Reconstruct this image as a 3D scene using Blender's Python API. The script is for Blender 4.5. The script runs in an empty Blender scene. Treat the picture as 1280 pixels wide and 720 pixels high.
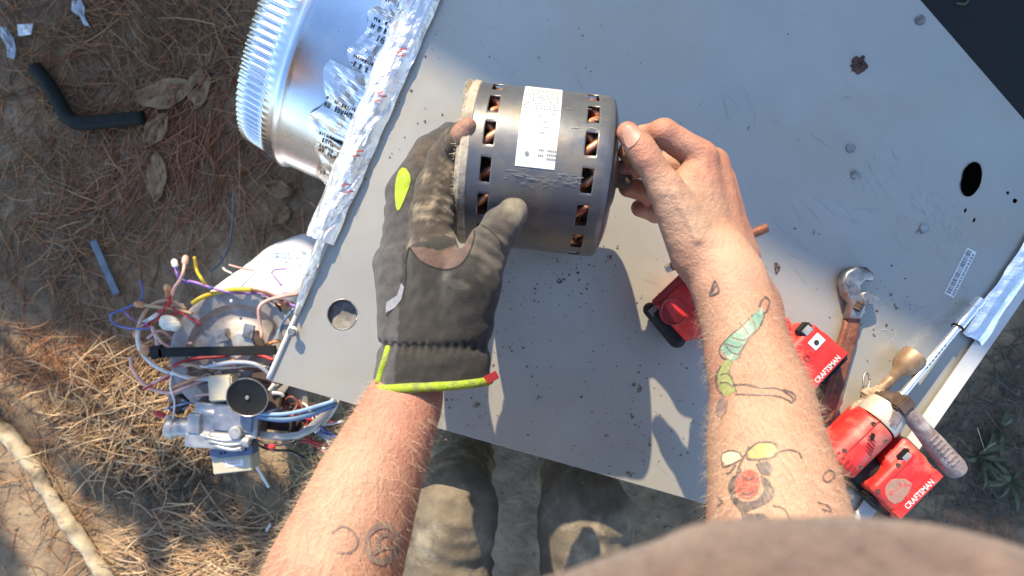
import bpy, bmesh, math, random
import numpy as np
import openvdb as vdb
from mathutils import Vector, Matrix, noise, Euler
from mathutils.bvhtree import BVHTree
from mathutils.geometry import delaunay_2d_cdt

random.seed(7); rng = np.random.default_rng(7)
S = bpy.context.scene
COL = S.collection

# ------------------------------------------------------------------ camera, world, sun, exposure
CZ, F = 1.55, 800.0
cd = bpy.data.cameras.new('camera'); cam = bpy.data.objects.new('camera', cd); COL.objects.link(cam)
cd.sensor_width = 36; cd.lens = 36 * F / 1280; cd.clip_start = 0.02; cd.clip_end = 500
cam.location = (0, 0, CZ); cam.rotation_euler = (0, 0, 0)
cd.dof.use_dof = True; cd.dof.focus_distance = 0.72; cd.dof.aperture_fstop = 6.5
S.camera = cam

SUN = Vector((-0.37, 1.48, 1.0)).normalized()
w = bpy.data.worlds.new('World'); S.world = w; w.use_nodes = True
nt = w.node_tree; bg = nt.nodes['Background']
sky = nt.nodes.new('ShaderNodeTexSky'); sky.sky_type = 'NISHITA'; sky.sun_disc = False
sky.sun_elevation = math.asin(SUN.z); sky.sun_rotation = math.atan2(SUN.x, SUN.y)
sky.air_density = 1.0; sky.dust_density = 0.3; sky.ozone_density = 2.0
nt.links.new(sky.outputs[0], bg.inputs[0]); bg.inputs[1].default_value = 0.15
sd = bpy.data.lights.new('sun', 'SUN'); sun = bpy.data.objects.new('sun', sd); COL.objects.link(sun)
sd.energy = 3.1; sd.angle = math.radians(0.5); sd.color = (1.0, 0.85, 0.61)
sun.rotation_euler = SUN.to_track_quat('Z', 'Y').to_euler(); sun.location = (0, 0, 9)
S.view_settings.view_transform = 'Standard'; S.view_settings.look = 'None'
S.view_settings.exposure = 1.5; S.view_settings.gamma = 1.0
S.render.engine = 'CYCLES'
S.cycles.max_bounces = 6; S.cycles.use_denoising = True

# ------------------------------------------------------------------ helpers
def J(px, py, d):
    "point seen at picture position (px,py), d metres below the camera"
    return Vector(((px - 640) / F * d, (360 - py) / F * d, CZ - d))
def W(px, py, z): return J(px, py, CZ - z)

def link(o, parent=None):
    COL.objects.link(o)
    if parent is not None:
        o.parent = parent
        o.matrix_parent_inverse = parent.matrix_basis.inverted()
    return o
def tag(o, label=None, cat=None, group=None, kind=None):
    if label: o['label'] = label
    if cat: o['category'] = cat
    if group: o['group'] = group
    if kind: o['kind'] = kind
    return o
def thing(name, loc, label, cat, group=None):
    o = bpy.data.objects.new(name, None); o.location = loc; o.empty_display_size = .05
    COL.objects.link(o)
    return tag(o, label, cat, group)
def mesh_obj(name, verts, faces, mat=None, parent=None, smooth=False, mats=None, fm=None):
    me = bpy.data.meshes.new(name)
    me.from_pydata([tuple(v) for v in verts], [], [tuple(f) for f in faces]); me.update()
    for m in (mats or ([mat] if mat else [])): me.materials.append(m)
    if fm is not None: me.polygons.foreach_set('material_index', fm)
    if smooth: me.polygons.foreach_set('use_smooth', [True] * len(me.polygons))
    return link(bpy.data.objects.new(name, me), parent)
def bm_obj(name, bm, mat, parent=None, smooth=False):
    bmesh.ops.recalc_face_normals(bm, faces=bm.faces)
    me = bpy.data.meshes.new(name); bm.to_mesh(me); bm.free(); me.materials.append(mat)
    if smooth: me.polygons.foreach_set('use_smooth', [True] * len(me.polygons))
    return link(bpy.data.objects.new(name, me), parent)
def set_col(o, cols):
    a = o.data.color_attributes.new('Col', 'FLOAT_COLOR', 'POINT')
    c = np.ones((len(o.data.vertices), 4), np.float32); c[:, :3] = cols
    a.data.foreach_set('color', c.ravel())
def nz(p, s=1.0, seed=0.0):
    return noise.noise(Vector((p[0] * s + seed, p[1] * s + seed * .7, p[2] * s - seed * .3)))

# ---- materials
def mat(name, c1, c2=None, scale=30, rough=.6, metal=0.0, bump=0.0, bscale=200, attr=False, detail=6,
        rough2=None, spec=.5, sss=0.0, c3=None, c3scale=4, contrast=(.35, .65), sheen=0.0, coat=0.0, bdist=.002):
    m = bpy.data.materials.new(name); m.use_nodes = True
    n = m.node_tree.nodes; L = m.node_tree.links; b = n['Principled BSDF']
    tc = n.new('ShaderNodeTexCoord')
    def nse(sc, det=detail):
        x = n.new('ShaderNodeTexNoise'); x.inputs['Scale'].default_value = sc; x.inputs['Detail'].default_value = det
        x.inputs['Roughness'].default_value = .62
        L.new(tc.outputs['Object'], x.inputs['Vector']); return x
    def ramp(src, lo, hi, a, z):
        r = n.new('ShaderNodeValToRGB'); r.color_ramp.elements[0].position = lo; r.color_ramp.elements[1].position = hi
        r.color_ramp.elements[0].color = a; r.color_ramp.elements[1].color = z
        L.new(src, r.inputs[0]); return r
    def mix(kind, f, a, bb):
        x = n.new('ShaderNodeMix'); x.data_type = 'RGBA'; x.blend_type = kind
        if isinstance(f, (int, float)): x.inputs[0].default_value = f
        else: L.new(f, x.inputs[0])
        for s, i in ((a, 6), (bb, 7)):
            if isinstance(s, tuple): x.inputs[i].default_value = s
            else: L.new(s, x.inputs[i])
        return x.outputs[2]
    rgba = lambda c: (c[0], c[1], c[2], 1)
    n1 = nse(scale)
    col = rgba(c1)
    if c2 is not None:
        col = ramp(n1.outputs[0], contrast[0], contrast[1], rgba(c1), rgba(c2)).outputs[0]
    if c3 is not None:
        n3 = nse(c3scale)
        f = ramp(n3.outputs[0], .52, .66, (0, 0, 0, 1), (1, 1, 1, 1)).outputs[0]
        col = mix('MIX', f, col, rgba(c3))
    if attr:
        a = n.new('ShaderNodeAttribute'); a.attribute_name = 'Col'
        col = mix('MULTIPLY', 1.0, a.outputs['Color'], col)
    if isinstance(col, tuple): b.inputs['Base Color'].default_value = col
    else: L.new(col, b.inputs['Base Color'])
    b.inputs['Roughness'].default_value = rough; b.inputs['Metallic'].default_value = metal
    b.inputs['Specular IOR Level'].default_value = spec
    if rough2 is not None:
        r = n.new('ShaderNodeMapRange'); r.inputs['From Min'].default_value = .3; r.inputs['From Max'].default_value = .7
        r.inputs['To Min'].default_value = rough; r.inputs['To Max'].default_value = rough2
        L.new(nse(scale * .7).outputs[0], r.inputs[0]); L.new(r.outputs[0], b.inputs['Roughness'])
    if bump:
        bn = nse(bscale); bp = n.new('ShaderNodeBump'); bp.inputs['Strength'].default_value = bump
        bp.inputs['Distance'].default_value = bdist
        L.new(bn.outputs[0], bp.inputs['Height']); L.new(bp.outputs[0], b.inputs['Normal'])
    if sss:
        b.inputs['Subsurface Weight'].default_value = sss; b.inputs['Subsurface Radius'].default_value = (1.0, .35, .2)
        b.inputs['Subsurface Scale'].default_value = .004
    if sheen: b.inputs['Sheen Weight'].default_value = sheen
    if coat: b.inputs['Coat Weight'].default_value = coat
    return m

M = {}
M['dirt'] = mat('dirt', (.17, .105, .06), (.38, .265, .155), 9, .95, bump=.9, bscale=55, c3=(.13, .082, .052), c3scale=2.2, bdist=.008)
M['needle'] = mat('pine_needle', (.85, .85, .85), (1.1, 1.1, 1.1), 40, .6, attr=True)
M['leaf'] = mat('dry_leaf', (.22, .125, .06), (.33, .2, .105), 30, .8, bump=.4, bscale=120)
M['panel'] = mat('grey_painted_steel', (.405, .385, .335), (.445, .42, .365), 11, .25, metal=.4, rough2=.46, bump=.05, bscale=9, c3=(.43, .38, .30), c3scale=5, bdist=.004)
M['steel_in'] = mat('bare_steel', (.45, .45, .46), (.6, .6, .6), 40, .4, metal=1.0)
M['galv'] = mat('galvanized_steel', (.66, .72, .79), (.78, .83, .88), 26, .2, metal=1.0, rough2=.34, bump=.06, bscale=14, bdist=.004)  # bluish base tint stands in for the reflected blue sky
M['foil'] = mat('aluminium_foil', (.82, .82, .83), (.92, .92, .92), 60, .2, metal=1.0, rough2=.36, bump=.35, bscale=70, bdist=.004)
M['foilw'] = mat('foil_faced_kraft', (.76, .745, .76), (.9, .885, .89), 60, .24, metal=.75, rough2=.42, bump=.6, bscale=48, bdist=.005)
M['black'] = mat('black_plastic', (.010, .010, .011), (.018, .017, .016), 40, .65, spec=.25)
M['dark'] = mat('dark_void_paint', (.01, .01, .011), None, 10, .8)
M['ink'] = mat('black_ink', (.02, .02, .025), None, 10, .5)
M['red'] = mat('red_plastic', (.56, .022, .02), (.66, .04, .032), 60, .38, rough2=.5, bump=.08, bscale=400, c3=(.47, .16, .12), c3scale=22)
M['reddark'] = mat('dark_red_plastic', (.26, .012, .012), (.32, .02, .018), 60, .5)
M['white'] = mat('white_paint', (.72, .72, .7), (.8, .8, .78), 40, .5)
M['chrome'] = mat('chrome', (.84, .85, .87), (.93, .93, .93), 80, .2, metal=.9, rough2=.36)
M['rust'] = mat('rusty_steel', (.14, .045, .028), (.27, .105, .06), 70, .62, metal=.25, bump=.4, bscale=250, c3=(.07, .03, .022), c3scale=26)
M['worn'] = mat('worn_steel', (.24, .225, .21), (.46, .44, .41), 60, .4, metal=.8, bump=.25, bscale=150, c3=(.15, .11, .09), c3scale=40)
M['brass'] = mat('brown_brass', (.24, .15, .085), (.40, .27, .17), 60, .5, metal=.3, c3=(.16, .10, .07), c3scale=40)
M['beige'] = mat('dusty_gearcase', (.48, .43, .35), (.62, .57, .48), 40, .45, metal=.3)
M['copper'] = mat('copper_winding', (.6, .22, .1), (.85, .42, .22), 180, .35, metal=.6, c3=(.35, .06, .03), c3scale=60)
M['core'] = mat('dark_lamination', (.05, .03, .022), (.11, .07, .05), 60, .7)
M['motor'] = mat('motor_grey_paint', (.12, .126, .142), (.165, .168, .178), 22, .27, rough2=.45, metal=.5, bump=.10, bscale=60, c3=(.23, .2, .165), c3scale=16)
M['bell'] = mat('dusty_end_bell', (.30, .25, .19), (.5, .43, .33), 50, .75, bump=.6, bscale=180, c3=(.16, .125, .095), c3scale=30)
M['lint'] = mat('dusty_lint', (.30, .24, .15), (.46, .37, .24), 90, .95, bump=.6, bscale=300)
M['sticker'] = mat('white_sticker', (.74, .74, .72), (.8, .8, .78), 30, .55)
M['print'] = mat('grey_print', (.2, .2, .21), None, 10, .6)
M['bluep'] = mat('blue_print', (.10, .22, .36), None, 10, .6)
M['sack'] = mat('white_plastic_sack', (.74, .73, .73), (.8, .79, .8), 12, .45, bump=.15, bscale=30)
M['skin'] = mat('skin', (.93, .9, .88), (1.05, 1.0, .98), 55, .5, attr=True, bump=.8, bscale=330, detail=10, sss=.08, bdist=.0018, spec=.45)
M['nail'] = mat('finger_nail', (.42, .21, .15), (.46, .25, .185), 200, .5, sss=.1)
M['glove'] = mat('glove_fabric', (.72, .72, .72), (1.25, 1.22, 1.18), 130, .93, attr=True, bump=.7, bscale=900, sheen=.15, bdist=.002)
M['hivis'] = mat('hi_vis_trim', (.25, .35, .018), (.36, .47, .04), 90, .9, bump=.6, bscale=500, c3=(.22, .25, .07), c3scale=90)
M['seam'] = mat('dark_stitching', (.018, .018, .018), None, 30, .9)
M['shirt'] = mat('brown_knit_shirt', (.10, .057, .042), (.165, .098, .074), 160, .95, bump=.8, bscale=500, sheen=.25, c3=(.22, .135, .105), c3scale=30)
M['khaki'] = mat('tan_canvas', (.10, .08, .055), (.18, .145, .1), 25, .75, bump=.5, bscale=260, c3=(.30, .25, .18), c3scale=16, sheen=.05)
M['boot'] = mat('boot_leather', (.05, .035, .025), (.09, .065, .045), 50, .7, bump=.3, bscale=200)
M['hair'] = mat('arm_hair', (.5, .37, .24), (.7, .55, .38), 90, .5)
M['teal'] = mat('tattoo_teal', (.085, .25, .20), (.22, .34, .25), 120, .5, contrast=(.3, .7), c3=(.4, .42, .3), c3scale=150)
M['green'] = mat('tattoo_green', (.19, .27, .07), (.34, .33, .14), 120, .5)
M['tred'] = mat('tattoo_red', (.42, .05, .035), (.48, .15, .10), 140, .5)
M['tink'] = mat('tattoo_ink', (.085, .065, .06), (.20, .14, .115), 180, .5)
M['tyel'] = mat('tattoo_yellow', (.50, .30, .07), (.54, .36, .15), 120, .5)
M['tfade'] = mat('tattoo_faded', (.20, .14, .125), (.33, .21, .165), 150, .5)
M['crumb'] = mat('dark_crumb', (.03, .025, .024), (.26, .18, .13), 300, .9)
M['bark'] = mat('pine_bark', (.16, .1, .07), (.28, .19, .13), 20, .9, bump=.8, bscale=40)
M['stick'] = mat('pale_dead_wood', (.42, .33, .21), (.58, .48, .33), 40, .9, bump=.9, bscale=90, c3=(.20, .135, .08), c3scale=14)
M['foliage'] = mat('green_needles', (.035, .07, .025), (.07, .115, .04), 20, .6)
M['weed'] = mat('weed_green', (.045, .055, .02), (.085, .09, .04), 20, .6)
M['siding'] = mat('pale_siding', (.42, .41, .39), (.48, .47, .45), 3, .7)
M['shingle'] = mat('roof_shingle', (.07, .065, .06), (.11, .105, .1), 12, .9)
M['glass'] = mat('window_glass', (.03, .035, .04), None, 5, .08)
M['gasv'] = mat('cast_aluminium', (.33, .325, .325), (.5, .49, .48), 40, .42, metal=.4, bump=.2, bscale=160, c3=(.3, .3, .32), c3scale=30)
M['housing'] = mat('inducer_housing', (.30, .265, .24), (.44, .395, .36), 22, .42, metal=.45, rough2=.55, c3=(.22, .165, .13), c3scale=12)
M['cream'] = mat('cream_plastic', (.5, .44, .31), (.58, .52, .4), 40, .5)
M['hose'] = mat('black_rubber_hose', (.007, .009, .0085), (.014, .016, .015), 60, .7, bump=.3, bscale=120, spec=.25)
M['grip'] = mat('mauve_grey_grip', (.17, .13, .13), (.28, .225, .22), 90, .55, bump=.5, bscale=260, c3=(.4, .35, .34), c3scale=60)
M['clear'] = mat('clear_film', (.26, .27, .29), (.42, .44, .46), 40, .22, bump=.4, bscale=60)
M['slate'] = mat('blue_grey_strip', (.10, .12, .15), (.17, .19, .22), 40, .5)
def wiremat(name, c): 
    return mat(name, tuple(x * .85 for x in c), c, 60, .4)
WIRE = {k: wiremat('wire_' + k, v) for k, v in dict(
    white=(.80, .74, .69), pink=(.72, .42, .35), red=(.55, .05, .05), orange=(.62, .27, .12), blue=(.08, .13, .42),
    purple=(.30, .14, .42), yellow=(.62, .44, .03), black=(.02, .018, .018), grey=(.33, .36, .42), brown=(.22, .08, .05),
    steel=(.14, .24, .36), tan=(.55, .36, .22), sky=(.25, .38, .55)).items()}

# ---- signed distance field modelling: one continuous skin from limbs with taper
def smin(a, b, k):
    if k <= 0: return np.minimum(a, b)
    h = np.clip(.5 + .5 * (b - a) / k, 0, 1)
    return b * (1 - h) + a * h - k * h * (1 - h)
class Cap:
    def __init__(s, a, b, ra, rb, sz=1.0):
        s.a, s.b, s.ra, s.rb = np.array(a, float), np.array(b, float), ra, rb
        s.c = (s.a + s.b) / 2; s.R = np.linalg.norm(s.b - s.a) / 2 + max(ra, rb)
    def d(s, P):
        ab = s.b - s.a; pa = P - s.a
        t = np.clip(pa @ ab / max(ab @ ab, 1e-12), 0, 1)
        return np.linalg.norm(pa - t[:, None] * ab, axis=1) - (s.ra + t * (s.rb - s.ra))
class Ell:
    def __init__(s, c, r, rot=None):
        s.c = np.array(c, float); s.r = np.array(r, float); s.M = np.array(rot or Matrix.Identity(3)); s.R = max(r)
    def d(s, P):
        q = (P - s.c) @ s.M; k0 = np.linalg.norm(q / s.r, axis=1); k1 = np.linalg.norm(q / s.r ** 2, axis=1)
        return k0 * (k0 - 1) / np.maximum(k1, 1e-9)
class RBox:
    def __init__(s, c, h, rot=None, r=.004):
        s.c = np.array(c, float); s.h = np.array(h, float); s.M = np.array(rot or Matrix.Identity(3)); s.r = r
        s.R = float(np.linalg.norm(s.h))
    def d(s, P):
        q = np.abs((P - s.c) @ s.M) - s.h + s.r
        return np.linalg.norm(np.maximum(q, 0), axis=1) + np.minimum(q.max(axis=1), 0) - s.r
class RCyl:
    "rounded cylinder from a to b, radius r, edge rounding e"
    def __init__(s, a, b, r, e=.003):
        s.a, s.b = np.array(a, float), np.array(b, float); s.r, s.e = r, e
        s.c = (s.a + s.b) / 2; s.L = np.linalg.norm(s.b - s.a) / 2; s.u = (s.b - s.a) / (2 * s.L); s.R = s.L + r
    def d(s, P):
        q = P - s.c; h = q @ s.u; rad = np.linalg.norm(q - h[:, None] * s.u, axis=1)
        x = np.stack([rad - s.r + s.e, np.abs(h) - s.L + s.e], 1)
        return np.linalg.norm(np.maximum(x, 0), axis=1) + np.minimum(x.max(axis=1), 0) - s.e
def chain(*pts):
    "pts: (Vector, radius)"
    return [Cap(pts[i][0], pts[i + 1][0], pts[i][1], pts[i + 1][1]) for i in range(len(pts) - 1)]
def sdf_mesh(groups, vox, kjoin=.004, disp=None, clip=None):
    """groups: list of (prims, k inside the group, k to the rest). Returns verts, quads."""
    prims = [p for g in groups for p in g[0]]
    C = np.array([p.c for p in prims]); R = np.array([p.R for p in prims])
    lo = (C - R[:, None]).min(0) - 6 * vox; hi = (C + R[:, None]).max(0) + 6 * vox
    B = 16; nb = np.ceil((hi - lo) / (B * vox)).astype(int)
    gi = np.stack(np.meshgrid(*[np.arange(n) for n in nb], indexing='ij'), -1).reshape(-1, 3)
    cen = lo + (gi + .5) * B * vox - .5 * vox
    half = B * vox * .9; band = 3 * vox
    dmin = np.full(len(cen), 1e9)
    for p in prims: dmin = np.minimum(dmin, p.d(cen))
    grid = vdb.FloatGrid(band); loc = np.stack(np.meshgrid(*[np.arange(B)] * 3, indexing='ij'), -1).reshape(-1, 3)
    kmax = max([g[1] for g in groups] + [g[2] for g in groups])
    for i in np.nonzero(dmin < half + band + kmax)[0]:
        ijk = gi[i] * B
        if dmin[i] < -half - band:
            grid.copyFromArray(np.full((B, B, B), -band, np.float32), ijk=tuple(int(x) for x in ijk)); continue
        P = lo + (ijk + loc) * vox; D = None
        for prs, k, kj in groups:
            g = None
            for p in prs:
                if np.linalg.norm(p.c - cen[i]) - p.R > half + band + kmax + .01: continue
                q = p.d(P); g = q if g is None else smin(g, q, k)
            if g is not None: D = g if D is None else smin(D, g, kj)
        if D is None: continue
        if disp is not None: D = D + disp(P)
        if clip is not None: D = np.maximum(D, clip(P))
        grid.copyFromArray(np.clip(D, -band, band).astype(np.float32).reshape(B, B, B), ijk=tuple(int(x) for x in ijk))
    pts, quads = grid.convertToQuads(0.0)
    pts = lo + np.array(pts) * vox; quads = np.array(quads)
    a, b, c, d = (pts[quads[:, i]] for i in range(4))
    vol = np.einsum('ij,ij->i', a, np.cross(b, c)).sum() + np.einsum('ij,ij->i', a, np.cross(c, d)).sum()
    if vol < 0: quads = quads[:, ::-1]
    return pts, quads
def np_obj(name, V, Q, m, parent=None, smooth=True):
    me = bpy.data.meshes.new(name); n = Q.shape[1]
    me.vertices.add(len(V)); me.vertices.foreach_set('co', np.asarray(V, np.float32).ravel())
    me.loops.add(Q.size); me.loops.foreach_set('vertex_index', Q.astype(np.int32).ravel())
    me.polygons.add(len(Q)); me.polygons.foreach_set('loop_start', np.arange(len(Q), dtype=np.int32) * n)
    me.update(calc_edges=True); me.validate(); me.materials.append(m)
    if smooth: me.polygons.foreach_set('use_smooth', [True] * len(me.polygons))
    return link(bpy.data.objects.new(name, me), parent)
def sdf_obj(name, groups, vox, m, parent=None, disp=None):
    if not isinstance(groups[0], tuple): groups = [(groups, .003, .003)]
    V, Q = sdf_mesh(groups, vox, disp=disp)
    return np_obj(name, V, Q, m, parent)
def wav(P, f, seed=0):
    "cheap smooth pseudo-noise on an array of points"
    r = np.random.default_rng(seed); out = np.zeros(len(P))
    for _ in range(5):
        v = r.normal(size=3) * f; out += np.sin(P @ v + r.uniform(0, 6.28))
    return out / 5

# ---- other builders
def catmull(pts, n=8):
    P = [Vector(p) for p in pts]; P = [P[0] * 2 - P[1]] + P + [P[-1] * 2 - P[-2]]; out = []
    for i in range(1, len(P) - 2):
        for k in range(n):
            t = k / n; a, b, c, d = P[i - 1:i + 3]
            out.append(.5 * ((2 * b) + (c - a) * t + (2 * a - 5 * b + 4 * c - d) * t * t + (3 * b - a - 3 * c + d) * t ** 3))
    out.append(P[-2]); return out
def tube(pts, r, seg=6, closed_caps=True):
    V, Fc = [], []; n = len(pts)
    rr = r if isinstance(r, (list, tuple)) else [r] * n
    up = Vector((0, 0, 1)); prev = None
    for i, p in enumerate(pts):
        t = (pts[min(i + 1, n - 1)] - pts[max(i - 1, 0)]).normalized()
        x = t.cross(up) if prev is None else prev - t * prev.dot(t)
        if x.length < 1e-4: x = t.cross(Vector((1, 0, 0)))
        x.normalize(); prev = x; y = t.cross(x)
        for k in range(seg):
            a = 2 * math.pi * k / seg; V.append(p + (x * math.cos(a) + y * math.sin(a)) * rr[i])
    for i in range(n - 1):
        for k in range(seg):
            a, b = i * seg + k, i * seg + (k + 1) % seg; Fc.append((a, b, b + seg, a + seg))
    if closed_caps:
        Fc.append(tuple(range(seg))[::-1]); Fc.append(tuple((n - 1) * seg + k for k in range(seg)))
    return V, Fc
def tube_obj(name, pts, r, m, parent=None, seg=7, n=8):
    V, Fc = tube(catmull(pts, n) if n else [Vector(p) for p in pts], r, seg); return mesh_obj(name, V, Fc, m, parent, True)
def frame_from(u, up=Vector((0, 0, 1))):
    u = Vector(u).normalized(); y = up.cross(u)
    if y.length < 1e-4: y = Vector((0, 1, 0))
    y.normalize(); z = u.cross(y); return Matrix((u, y, z)).transposed()      # columns x=u, y, z
def lathe(prof, c, axis, seg=40):
    "prof: (s along the axis, radius)"
    R3 = frame_from(axis); V, Fc = [], []
    for s, r in prof:
        for k in range(seg):
            a = 2 * math.pi * k / seg; V.append(Vector(c) + R3 @ Vector((s, r * math.cos(a), r * math.sin(a))))
    for i in range(len(prof) - 1):
        for k in range(seg):
            a, b = i * seg + k, i * seg + (k + 1) % seg; Fc.append((a, b, b + seg, a + seg))
    return V, Fc
def lathe_obj(name, prof, c, axis, m, parent=None, seg=40, smooth=True):
    V, Fc = lathe(prof, c, axis, seg); o = mesh_obj(name, V, Fc, m, parent, smooth)
    bm = bmesh.new(); bm.from_mesh(o.data); bmesh.ops.recalc_face_normals(bm, faces=bm.faces); bm.to_mesh(o.data); bm.free()
    if smooth: o.data.set_sharp_from_angle(angle=math.radians(35))
    return o
def box(name, c, h, m, parent=None, rot=None, bev=.002):
    bm = bmesh.new(); bmesh.ops.create_cube(bm, size=2)
    bmesh.ops.scale(bm, vec=h, verts=bm.verts)
    if bev: bmesh.ops.bevel(bm, geom=bm.edges[:], offset=bev, segments=2, affect='EDGES')
    bmesh.ops.transform(bm, matrix=(Matrix.Translation(Vector(c)) @ (rot.to_4x4() if rot else Matrix.Identity(4))), verts=bm.verts)
    return bm_obj(name, bm, m, parent)
def plate(name, outer, holes, z0, z1, m, parent=None, bevel=.001):
    "extruded polygon with holes (lists of x,y) between z0 and z1"
    cu = bpy.data.curves.new(name, 'CURVE'); cu.dimensions = '2D'; cu.fill_mode = 'BOTH'
    cu.extrude = (z1 - z0) / 2 - bevel; cu.bevel_depth = bevel; cu.bevel_resolution = 1; cu.offset = -bevel
    for lp in [outer] + list(holes):
        sp = cu.splines.new('POLY'); sp.points.add(len(lp) - 1); sp.use_cyclic_u = True
        for p, q in zip(sp.points, lp): p.co = (q[0], q[1], 0, 1)
    tmp = bpy.data.objects.new('tmp', cu); COL.objects.link(tmp)
    me = bpy.data.meshes.new_from_object(tmp.evaluated_get(bpy.context.evaluated_depsgraph_get()))
    bpy.data.objects.remove(tmp); me.name = name
    for v in me.vertices: v.co.z += (z0 + z1) / 2
    me.materials.clear(); me.materials.append(m)
    return link(bpy.data.objects.new(name, me), parent)
def text_mesh(s, size, bold=0.0):
    cu = bpy.data.curves.new('txt', 'FONT'); cu.body = s; cu.size = size; cu.align_x = 'CENTER'; cu.align_y = 'CENTER'; cu.resolution_u = 2; cu.offset = bold
    tmp = bpy.data.objects.new('tmp', cu); COL.objects.link(tmp)
    me = bpy.data.meshes.new_from_object(tmp.evaluated_get(bpy.context.evaluated_depsgraph_get()))
    bpy.data.objects.remove(tmp)
    V = [v.co.copy() for v in me.vertices]; Fc = [tuple(p.vertices) for p in me.polygons]; return V, Fc
def text_obj(name, s, size, loc, rot, m, parent=None, sx=1.0):
    V, Fc = text_mesh(s, size, size * .012); R3 = rot.to_3x3()
    return mesh_obj(name, [Vector(loc) + R3 @ Vector((v.x * sx, v.y, v.z)) for v in V], Fc, m, parent)
def ell2(cx, cy, rx, ry, n=32, a0=0.0):
    c, s = math.cos(a0), math.sin(a0)
    return [(cx + rx * math.cos(t) * c - ry * math.sin(t) * s, cy + rx * math.cos(t) * s + ry * math.sin(t) * c)
            for t in (2 * math.pi * k / n for k in range(n))]
def px2(poly, z): return [tuple(W(x, y, z)[:2]) for x, y in poly]
def Rz(dx, dy): return Matrix.Rotation(math.atan2(dy, dx), 3, 'Z')
exec_order = []
# ------------------------------------------------------------------ the ground and what shades it
def gz(x, y):
    return .014 * nz((x, y, 0), 3.1) + .007 * nz((x, y, 3), 9) + .003 * nz((x, y, 5), 27)
def axis(lo, hi, step, far):
    a = list(np.arange(lo, hi + 1e-6, step)); s, x, y = step, a[0], a[-1]
    while y < far:
        s *= 1.5; y += s; a.append(y); x -= s; a.insert(0, x)
    return a
xs, ys = axis(-1.45, 1.45, .0145, 160), axis(-.9, .9, .0145, 160)
V = [(x, y, gz(x, y) if abs(x) < 3 and abs(y) < 3 else 0) for y in ys for x in xs]
nx = len(xs)
Fc = [(j * nx + i, j * nx + i + 1, (j + 1) * nx + i + 1, (j + 1) * nx + i) for j in range(len(ys) - 1) for i in range(nx - 1)]
ground = mesh_obj('ground', V, Fc, M['dirt'], None, True); tag(ground, 'sandy brown dirt ground', None, None, 'structure')

# pine straw: every needle a thin bent prism, all in one uncountable litter
NV, NF, NC = [], [], []
def needle(x, y, a, L, r, col, lift=.004, dz=.0, bend=0):
    b = len(NV); n = 4
    for i in range(n):
        t = i / (n - 1) - .5; s = t * L; q = bend * (t * t * 4 - 1) * .25 * L
        px_, py_ = x + s * math.cos(a) - q * math.sin(a), y + s * math.sin(a) + q * math.cos(a)
        z = gz(px_, py_) + lift + dz * t * L
        rr = r * (1 if 0 < i < n - 1 else .6)
        for k in range(3):
            t3 = 2.09 * k
            NV.append((px_ - math.sin(a) * math.cos(t3) * rr, py_ + math.cos(a) * math.cos(t3) * rr, z + math.sin(t3) * rr)); NC.append(col)
    for i in range(n - 1):
        for k in range(3):
            p, q2 = b + i * 3 + k, b + i * 3 + (k + 1) % 3; NF.append((p, q2, q2 + 3, p + 3))
tones = [(.42, .2, .08), (.36, .145, .055), (.28, .10, .04), (.48, .28, .13), (.24, .13, .07), (.37, .21, .11), (.19, .10, .055)]
def scatter(px, py, sx, sy, n, L=(.05, .15), r=.0009, ang=None, lift=.012, t=tones, spread=.5):
    for _ in range(n):
        p = W(random.gauss(px, sx), random.gauss(py, sy), 0)
        if abs(p.x) > 2 or abs(p.y) > 1.3: continue
        a = random.uniform(0, 3.14) if ang is None else random.gauss(ang, spread)
        c = random.choice(t); f = random.uniform(.7, 1.25)
        needle(p.x, p.y, a, random.uniform(*L), r * random.uniform(.7, 1.35), tuple(x * f for x in c), random.uniform(.001, lift), random.gauss(0, .06), random.gauss(0, .35))
SUNLIT_STRAW = [(.5, .34, .19), (.42, .26, .13), (.32, .18, .085), (.56, .41, .25), (.24, .14, .075)]  # paler tones put sunlight into the straw colour of the lit patches
scatter(182, 525, 44, 34, 1700, (.04, .12), .0013, lift=.035, t=SUNLIT_STRAW)
scatter(270, 690, 50, 26, 900, (.05, .14), .0013, ang=-.1, lift=.03, spread=.6, t=SUNLIT_STRAW)
scatter(200, 30, 150, 55, 1500, lift=.02)
scatter(80, 200, 70, 90, 900, (.04, .13), lift=.014)
scatter(230, 170, 70, 70, 450, (.08, .2), .0013, ang=1.15, lift=.012, t=[(.36, .15, .07), (.30, .12, .06)])
scatter(120, 330, 110, 90, 800, (.04, .12), lift=.01)
scatter(120, 455, 90, 30, 500, (.04, .13), lift=.015)
scatter(60, 620, 70, 70, 120, (.04, .12))
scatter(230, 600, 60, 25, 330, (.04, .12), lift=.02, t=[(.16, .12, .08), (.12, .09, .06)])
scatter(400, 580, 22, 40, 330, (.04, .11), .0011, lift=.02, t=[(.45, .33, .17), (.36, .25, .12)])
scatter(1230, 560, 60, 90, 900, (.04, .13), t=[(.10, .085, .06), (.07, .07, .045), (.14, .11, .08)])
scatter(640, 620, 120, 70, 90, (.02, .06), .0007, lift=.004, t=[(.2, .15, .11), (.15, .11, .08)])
scatter(300, 260, 60, 50, 200, (.05, .13), lift=.01)
straw = mesh_obj('pine_straw', NV, NF, M['needle'], None, False); set_col(straw, np.array(NC))
tag(straw, 'fallen brown pine needles littering the dirt', None, None, 'stuff')
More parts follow.
